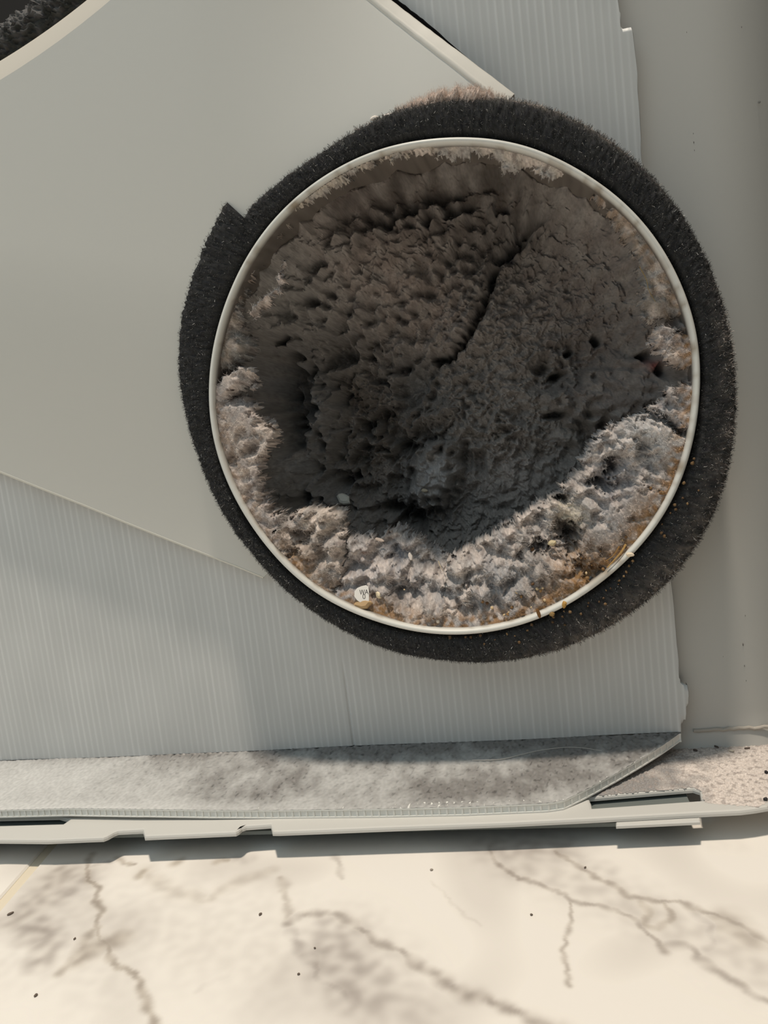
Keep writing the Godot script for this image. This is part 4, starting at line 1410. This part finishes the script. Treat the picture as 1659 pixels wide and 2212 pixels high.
	lint_mass("lint_lining", "grey lint lining the upper left wall", li, m, hm, [620, 480, 580, 520, 552, 560, 535, 610, 520, 660, 525, 700, 545, 735, 540, 770, 500, 800, 420, 800, 430, 640, 520, 460, 600, 420], 0.0030, 0.50, 0.002, 0.008, Color(0.27, 0.255, 0.235), {"fuzz": 0.9, "rimdirt": 0.2})
	# ragged fringe along the top
	lint_mass("lint_fringe", "ragged lint fringe hanging from the top", li, m, hm, [930, 280, 925, 330, 940, 340, 955, 338, 975, 348, 990, 340, 1003, 342, 1015, 334, 1030, 342, 1050, 338, 1066, 350, 1085, 352, 1088, 372, 1112, 374, 1118, 360, 1150, 362, 1165, 380, 1190, 388, 1210, 384, 1240, 340, 1180, 280, 1050, 260], 0.0022, 0.50, 0.0008, 0.004, Color(0.50, 0.45, 0.40), {"fuzz": 0.8, "amp": 0.5, "edge": 0.002})
	lint_mass("lint_shred", "thin torn lint along the upper left of the rim", li, m, hm, [560, 470, 600, 455, 650, 450, 695, 424, 735, 400, 770, 375, 800, 362, 815, 345, 835, 348, 850, 362, 858, 345, 880, 335, 925, 332, 960, 320, 940, 270, 820, 270, 640, 360], 0.0012, 0.45, 0.0008, 0.004, Color(0.50, 0.44, 0.37), {"fuzz": 0.8, "amp": 0.5, "edge": 0.002})

# ---------------------------------------------------------------- small loose things
func chip(base: String, label: String, category: String, group: String, at: Vector3, size: Vector3, col: Color, turn: Vector3, seed_: int) -> Node3D:      # a bit with a rounded, uneven outline
	var g := RandomNumberGenerator.new()
	g.seed = seed_
	var k := 11
	var pts := PackedVector2Array()
	for i in k:
		var a := TAU * i / k
		pts.append(Vector2(cos(a) * size.x, sin(a) * size.y) * g.randf_range(0.82, 1.08))
	var st := begin()
	prism(st, pts, Vector3.ZERO, Vector3.RIGHT, Vector3.UP, Vector3.BACK, -size.z, size.z, size.z * 0.8)
	var o := part(base, done(st), mat(col, 0.6), self)
	o.position = at
	o.rotation_degrees = turn
	tag(o, label, category, group)
	return o

func on_plug(px: float, py: float) -> Vector3:
	var q := plug_at(px, py)
	var p := PLUG[int(q.y) * fw + int(q.x)]
	for k in 4:
		var w := onz(px, py, RIM_Z + p.z)
		var i := clampi(int(w.x / cell + fw * 0.5), 0, fw - 1)
		var j := clampi(int((w.y - PIPE_Y) / cell + fw * 0.5), 0, fw - 1)
		p = PLUG[j * fw + i]
	return p + Vector3(0, PIPE_Y, RIM_Z)

func on_bank(px: float, py: float, d0: float, slope: float, lift := 0.0006) -> Vector3:
	var q := slope_at(px, py, d0, slope)
	return Vector3(q.x, q.y + PIPE_Y, RIM_Z - bank_depth(q, d0, slope) + lift)

func strand(base: String, label: String, category: String, group: String, pts: Array, r0: float, col: Color) -> void:
	var smooth: Array = []
	var c := Curve3D.new()
	for k in pts.size():
		var t: Vector3 = (pts[mini(k + 1, pts.size() - 1)] - pts[maxi(k - 1, 0)]) * 0.2
		c.add_point(pts[k], -t, t)
	c.bake_interval = 0.0003
	for k in 25: smooth.append(c.sample_baked(c.get_baked_length() * k / 24.0, true))
	var st := begin()
	tube(st, smooth, r0, r0 * 0.6, 5)
	var o := part(base, done(st), mat(col, 0.6), self)
	tag(o, label, category, group)

func make_shade_wall() -> void:
	var st := begin()
	box(st, Vector3(0.105, 0.3, 0.1), Vector3(0.02, 0, 0), Vector3(0, 0.3, 0), Vector3(0, 0, 0.35))
	var w := part("shade_wall", done(st), mat(Color(0.55, 0.54, 0.52), 0.8), self)  # out-of-view wall, added to darken the right edge of the back panel
	w.set_meta("kind", "structure")
	w.set_meta("label", "unseen plain wall added right of the appliance to darken its edge")

func make_bits() -> void:
	# dust on the bare right end of the tray
	var poly := PackedVector2Array()
	for q in [[1225, 1737], [1275, 1709], [1380, 1648], [1470, 1592], [1484, 1578], [1659, 1568], [1690, 1570], [1676, 1722], [1640, 1742], [1560, 1736], [1522, 1732], [1513, 1706], [1497, 1700], [1273, 1719]]:
		var p := ony(q[0], q[1], TRAY_Y + 0.0002)
		poly.append(Vector2(p.x, p.z))
	var lo := poly[0]; var hi := poly[0]
	for p in poly:
		lo = Vector2(minf(lo.x, p.x), minf(lo.y, p.y))
		hi = Vector2(maxf(hi.x, p.x), maxf(hi.y, p.y))
	var st_ := 0.00018
	var nx := int((hi.x - lo.x) / st_) + 1
	var ny := int((hi.y - lo.y) / st_) + 1
	var P := PackedVector3Array(); var C := PackedColorArray(); var keep := PackedByteArray()
	var slot := ony(1400, 1720, TRAY_Y)
	for j in ny:
		for i in nx:
			var x := lo.x + st_ * i
			var z := lo.y + st_ * j
			var X := x * 1000.0
			var Z := z * 1000.0
			var q := Vector2(x, z)
			var ok := Geometry2D.is_point_in_polygon(q + Vector2(n3.get_noise_2d(X, Z), n4.get_noise_2d(X, Z)) * 0.0003, poly)
			keep.append(1 if ok else 0)
			var k := clampf((x - 0.036) / 0.012 + 0.5 * n1.get_noise_2d(X * 0.2, Z * 0.2), 0.0, 1.0)
			var h := 0.00018 + 0.00016 * n2.get_noise_2d(X * 0.9, Z * 0.9) + 0.00012 * absf(n3.get_noise_2d(X * 1.7, Z * 0.8)) + 0.00010 * n4.get_noise_2d(X * 3.0, Z * 2.2)
			h *= clampf(poly_dist(q, poly) / 0.0012, 0.0, 1.0) if ok else 0.0
			P.append(Vector3(x, TRAY_Y + maxf(h, 0.00002), z))
			var c := Color(0.30, 0.285, 0.275).lerp(Color(0.68, 0.61, 0.56), k)
			c = c.lerp(Color(0.36, 0.315, 0.29), clampf(n3.get_noise_2d(X * 0.7 + 4.0, Z * 0.7) * 1.6 - 0.3, 0.0, 0.75))
			c = c.lerp(Color(0.25, 0.22, 0.21), exp(-(z + 0.0035) / 0.0012) * 0.7)
			c = c * (1.0 + 0.25 * n4.get_noise_2d(X * 2.2, Z * 2.2))
			C.append(c)
	var dust := part("dust_layer", sheet(P, nx, ny, Vector3.UP, C, keep), mat(Color.WHITE, 1.0, true, 0.1), self)
	tag(dust, "crusty grey and cream dust lying on the right end of the base tray", "dust")
	dust.set_meta("kind", "stuff")
	# scrap with print on it, and what lies round it
	var at := on_bank(788, 1279, 0.0022, 0.46, 0.0022)
	var scrap := thing("printed_scrap", "tiny white scrap with dark print on the lint at the bottom of the pipe", "scrap", at)
	scrap.rotation_degrees = Vector3(-12, 8, -4)
	var st := begin()
	var outl := PackedVector2Array()
	for q in [[-21, -4], [-20, 8], [-13, 16], [-3, 20], [8, 22], [14, 18], [15, 8], [14, -20], [4, -21], [-7, -19], [-15, -13]]: outl.append(Vector2(q[0], q[1]) * 0.000092)
	prism(st, outl, Vector3.ZERO, Vector3.RIGHT, Vector3.UP, Vector3.BACK, -0.00012, 0.00012, 0.00005)
	part("paper", done(st), mat(Color(0.97, 0.955, 0.93), 0.6), scrap)
	var font := SystemFont.new()
	font.font_names = PackedStringArray(["Droid Sans"])
	for row in [["WA", 0.0, 0.00052], ["0", -0.00005, -0.00048]]:
		var tm := TextMesh.new()
		tm.text = row[0]
		tm.font = font
		tm.font_size = 32
		tm.pixel_size = 0.001
		tm.depth = 0.0008
		var o := part("lettering", tm, mat(Color(0.30, 0.28, 0.27), 0.8), scrap)
		o.scale = Vector3.ONE * 0.042
		o.position = Vector3(0.00025 + row[1], row[2], 0.00014)
	chip("wood_chip", "tan angular chip lying under the printed white scrap", "chip", "", on_bank(785, 1303, 0.0022, 0.46, 0.0009), Vector3(0.0021, 0.0011, 0.0006), Color(0.74, 0.62, 0.46), Vector3(-30, 0, 5), 21)
	chip("cream_crumb", "rounded cream crumb touching the right side of the printed scrap", "crumb", "", on_bank(821, 1282, 0.0022, 0.46, 0.0012), Vector3(0.0008, 0.0009, 0.0006), Color(0.93, 0.87, 0.74), Vector3(-20, 0, 20), 22)
	chip("white_chip", "pale oval chip deep in the lint beside the left flap", "chip", "", on_plug(745, 1075) + Vector3(0, 0, 0.0012), Vector3(0.0021, 0.0014, 0.0006), Color(1.0, 1.0, 0.96), Vector3(-35, 0, -38), 23)
	chip("pale_flake", "small pale flake on the smooth grey lump in the lint", "flake", "", on_plug(918, 1058) + Vector3(0, 0, 0.0010), Vector3(0.0009, 0.0005, 0.0003), Color(0.78, 0.74, 0.66), Vector3(0, 0, -10), 24)
	chip("white_shred", "thin white shred on the upper edge of the lit lint", "shred", "", on_bank(822, 1163, 0.0022, 0.46, 0.0016), Vector3(0.0012, 0.0004, 0.0002), Color(0.92, 0.84, 0.78), Vector3(-10, 0, -22), 25)
	chip("white_fleck", "upright white fleck in the middle of the lit lint slope", "fleck", "", on_bank(888, 1200, 0.0022, 0.46, 0.0014), Vector3(0.0005, 0.0010, 0.0002), Color(0.97, 0.92, 0.88), Vector3(-10, 0, 12), 26)
	chip("white_crumb", "white crumb just above the bottom of the rim", "crumb", "", on_bank(947, 1340, 0.0022, 0.46, 0.0010), Vector3(0.0004, 0.0004, 0.0003), Color(0.95, 0.90, 0.83), Vector3.ZERO, 27)
	chip("white_crumb", "white crumb on the top of the left lint flap", "crumb", "", on_bank(692, 1108, 0.0018, 0.32, 0.0010), Vector3(0.0004, 0.0004, 0.0003), Color(0.95, 0.90, 0.85), Vector3.ZERO, 28)
	chip("yellow_crumb", "pale yellow crumb beside the largest dark hole in the lint", "crumb", "", on_bank(1192, 1171, 0.0020, 0.27, 0.0012), Vector3(0.0009, 0.0007, 0.0005), Color(0.80, 0.74, 0.60), Vector3.ZERO, 29)
	chip("pale_crumb", "pale crumb lying on the lower right of the rim", "crumb", "", onz(1361, 1198, RIM_Z + 0.0004), Vector3(0.0009, 0.0005, 0.0003), Color(0.93, 0.86, 0.76), Vector3(0, 0, -10), 30)
	chip("amber_crumb", "amber seed-like crumb stuck on the bottom right of the rim", "crumb", "", onz(1219, 1306, RIM_Z + 0.0004), Vector3(0.0005, 0.0008, 0.0004), Color(0.74, 0.57, 0.30), Vector3(0, 0, -15), 31)
	chip("tan_crumb", "dull tan crumb below the rim against the foam", "crumb", "", onz(1192, 1326, RIM_Z - 0.0002), Vector3(0.0006, 0.0006, 0.0004), Color(0.62, 0.50, 0.32), Vector3(0, 0, 15), 32)
	chip("brown_sliver", "brown sliver across the bottom of the rim", "sliver", "", onz(1163, 1325, RIM_Z + 0.0004), Vector3(0.0004, 0.0012, 0.0002), Color(0.48, 0.33, 0.17), Vector3(0, 0, 12), 33)
	strand("straw", "golden straw bit lying along the lower right of the rim", "straw", "", [onz(1352, 1176, RIM_Z - 0.001), onz(1340, 1195, RIM_Z - 0.0003), onz(1312, 1226, RIM_Z)], 0.00022, Color(0.72, 0.58, 0.36))
	strand("straw", "darker straw bit beside the golden one at the rim", "straw", "", [onz(1338, 1180, RIM_Z - 0.001), onz(1325, 1200, RIM_Z - 0.0006), onz(1308, 1212, RIM_Z - 0.0006)], 0.00016, Color(0.60, 0.46, 0.27))
	# golden crumbs among the lint along the lower rim, and on the foam below
	var g := RandomNumberGenerator.new()
	g.seed = 91
	for k in 54:
		var a := deg_to_rad(lerpf(-108.0, -30.0, 0.5 + 0.5 * clampf(g.randfn(0.15, 0.45), -1.0, 1.0)))
		var r := R_IN - absf(g.randfn(0.0, 0.0034)) - 0.0006
		var c := Color(0.66, 0.51, 0.33).lerp(Color(0.36, 0.26, 0.17), g.randf())
		var tone := "golden" if c.r > 0.51 else "dark brown"
		if g.randf() < 0.2:
			c = Color(0.86, 0.76, 0.60)
			tone = "pale straw-coloured"
		var s := g.randf_range(0.00018, 0.00046)
		chip("rim_crumb", tone + " crumb among the lint along the lower rim", "crumb", tone + " crumbs along the lower rim", Vector3(cos(a) * r, sin(a) * r + PIPE_Y, RIM_Z - bank_depth(Vector2(cos(a), sin(a)) * r, 0.0020, 0.30) + 0.0011), Vector3(s, s * g.randf_range(0.6, 1.4), s * 0.7), c, Vector3(g.randf_range(-50, 30), g.randf_range(-30, 30), g.randf_range(0, 180)), 200 + k)
	for k in 44:
		var a := deg_to_rad(g.randf_range(-97.0, -20.0))
		var r := R_OUT + 0.0006 + absf(g.randfn(0.0, 0.0016))
		var c := Color(0.56, 0.45, 0.31).lerp(Color(0.30, 0.22, 0.14), g.randf())
		var s := g.randf_range(0.00016, 0.00036)
		chip("tan_grain", "tan grain lying on the foam just outside the lower rim", "grain", "tan grains on the foam outside the lower rim", Vector3(cos(a) * r, sin(a) * r + PIPE_Y, 0.0112 + 0.0004), Vector3(s, s * g.randf_range(0.6, 1.3), s * 0.7), c, Vector3(g.randf_range(-40, 40), g.randf_range(-40, 40), g.randf_range(0, 180)), 400 + k)
	# pinkish dust fluff caught along the top of the gasket
	var fm := mat(Color.WHITE, 1.0, true, 0.1)
	var clump := thing("dust_fluff", "pinkish dust fluff caught between the housing edge and the top of the gasket", "fluff", onz(1000, 214, 0.0088))
	var at3 := PackedVector3Array(); var dr3 := PackedVector3Array(); var ln3 := PackedFloat32Array(); var co3 := PackedColorArray()
	var NU := 150
	var NV := 26
	var FP := PackedVector3Array(); var FC := PackedColorArray()
	for i in NU:
		var t := i / (NU - 1.0)
		var c0 := onz(lerpf(855, 1090, t), lerpf(248, 216, t) - 12.0 * sin(PI * t), 0.0080)
		var rad := (0.0006 + 0.0013 * pow(sin(PI * clampf(t * 1.05, 0.0, 1.0)), 0.8)) * (1.0 + 0.5 * n1.get_noise_1d(t * 9.0))
		for j in NV:
			var b := TAU * j / (NV - 1.0)
			var d := Vector3(0.25 * cos(b), cos(b), sin(b))
			var p := c0 + d * rad * (1.0 + 0.35 * n3.get_noise_3dv((c0 + d * rad) * 1500.0))
			p.z = maxf(p.z, 0.004)
			FP.append(p - clump.position)
			var cc := Color(0.62, 0.52, 0.46) * (1.0 + 0.3 * n4.get_noise_3dv(p * 2200.0))
			FC.append(cc)
			for h in 2:
				at3.append(p - clump.position - d * 0.0002)
				dr3.append(d + Vector3(g.randf_range(-1, 1), g.randf_range(-1, 1), g.randf_range(-1, 1)))
				ln3.append(g.randf_range(0.0005, 0.0016))
				co3.append(cc * g.randf_range(0.9, 1.4))
	var fb := part("fluff_body", sheet(FP, NV, NU, Vector3.BACK, FC), fm, clump)
	hairs("fuzz", fb, fibre_mesh(8, 0.9, 0.015), fm, at3, dr3, ln3, co3)
	# threads and specks outside the pipe
	strand("white_thread", "short white thread sticking out left of the gasket", "thread", "", [onz(427, 520, 0.0082), onz(434, 526, 0.0084), onz(444, 529, 0.0080)], 0.00022, Color(0.95, 0.93, 0.90))
	chip("white_lint_bit", "left one of two white bits on the upper edge of the gasket", "lint bit", "", onz(808, 256, 0.0085), Vector3(0.0009, 0.0006, 0.0004), Color(0.92, 0.88, 0.84), Vector3(0, 0, 8), 41)
	chip("white_lint_bit", "right one of two white bits on the upper edge of the gasket", "lint bit", "", onz(838, 251, 0.0085), Vector3(0.0010, 0.0006, 0.0004), Color(0.94, 0.90, 0.87), Vector3(0, 0, 6), 42)
	chip("grey_lint_bit", "grey lint bit stuck on the lower edge of the housing", "lint bit", "", onz(187, 1090, 0.0034), Vector3(0.0012, 0.0008, 0.0004), Color(0.78, 0.77, 0.70), Vector3(0, 0, -20), 43)
	chip("dark_speck", "dark blue-grey speck above the top right of the gasket", "speck", "", onz(1190, 240, 0.0040), Vector3(0.0005, 0.0004, 0.0002), Color(0.16, 0.20, 0.24), Vector3.ZERO, 44)
	strand("grey_hair", "fine grey hair curving on the housing above the gasket", "hair", "", [onz(640, 342, 0.0076), onz(636, 322, 0.0078), onz(652, 290, 0.0078), onz(692, 262, 0.0076)], 0.00005, Color(0.45, 0.44, 0.42))
	var arc: Array = []
	for q in [[1020, 1642], [1080, 1640], [1130, 1631], [1180, 1623], [1240, 1619], [1300, 1624]]:
		var p := ony(q[0], q[1], BEND_Y - 0.0012)
		arc.append(Vector3(p.x, flap_y(p.x, p.z) + 0.00028, p.z))
	strand("white_hair", "long white hair lying on the dusty folded flap", "hair", "", arc, 0.00009, Color(0.82, 0.80, 0.77))
	strand("yellow_hair", "fine yellowish hair in the lint on the upper right of the pipe", "hair", "", [on_bank(1378, 580, 0.0022, 0.45, 0.002), on_bank(1392, 606, 0.0022, 0.45, 0.002), on_bank(1398, 630, 0.0022, 0.45, 0.002), on_bank(1412, 655, 0.0022, 0.45, 0.002)], 0.00007, Color(0.62, 0.52, 0.30))
	strand("pale_hair", "short pale hair standing on the lit lint slope", "hair", "", [on_bank(948, 1210, 0.0022, 0.46, 0.001), on_bank(953, 1220, 0.0022, 0.46, 0.002), on_bank(958, 1231, 0.0022, 0.46, 0.001)], 0.00008, Color(0.85, 0.76, 0.60))
	# crumbs on the floor
	for q in [[22, 1973, 14, 6, 48.0, "largest dark crumb, on the tile beside the joint"], [562, 1974, 8, 5, 60.0, "dark crumb on the tile between the two big veins"], [161, 2027, 6, 3, 75.0, "tiny dark crumb beside the left brown vein"], [77, 2149, 8, 5, 80.0, "dark crumb near the lower left corner of the tile"], [680, 2047, 4, 3, 0.0, "tiny brown crumb on the grey patch of the tile"], [645, 2103, 5, 4, 30.0, "small brown crumb left of the grey patch on the tile"], [932, 1878, 7, 5, 10.0, "flat grey crumb on the tile below the middle of the tray"], [1264, 1873, 6, 3, 40.0, "thin grey crumb beside the upper right vein"], [1148, 1975, 5, 4, 0.0, "pale grey crumb left of the thin upright vein"]]:
		var p := ony(q[0], q[1], 0.00025)
		var c := chip("floor_crumb", q[5], "crumb", "", p, Vector3(q[2] * 0.000048, q[3] * 0.00005, 0.00012), Color(0.42, 0.37, 0.33) if q[0] != 932 else Color(0.62, 0.58, 0.54), Vector3(-90, 0, 0), int(q[0]))
		c.rotation_degrees = Vector3(-90, q[4], 0)
	# bits in the dust of the tray
	for q in [[1580, 1621, 11, 4, -20.0, Color(0.80, 0.76, 0.70), "pale flat flake on the dusty tray below the back panel"], [1527, 1606, 6, 5, 0.0, Color(0.24, 0.22, 0.21), "dark crumb on the dusty tray near the corner of the sheet"], [1502, 1620, 9, 4, -35.0, Color(0.34, 0.29, 0.27), "long brown crumb on the dusty tray beside the sheet"], [1655, 1667, 6, 6, 0.0, Color(0.16, 0.15, 0.16), "black speck at the right end of the dusty tray"], [1654, 1725, 8, 5, 20.0, Color(0.18, 0.17, 0.18), "black crumb by the rounded corner of the tray"], [1614, 1616, 12, 2, 8.0, Color(0.40, 0.35, 0.32), "thin brown fibre on the dusty tray right of the pale flake"], [1546, 1612, 12, 2, -45.0, Color(0.38, 0.34, 0.31), "thin bent fibre on the dusty tray left of the pale flake"]]:
		var p := ony(q[0], q[1], TRAY_Y + 0.0005)
		var c := chip("tray_crumb", q[6], "crumb", "", p, Vector3(q[2] * 0.000062, q[3] * 0.00008, 0.00018), q[5], Vector3(-90, 0, 0), int(q[1]))
		c.rotation_degrees = Vector3(-90, q[4], 0)
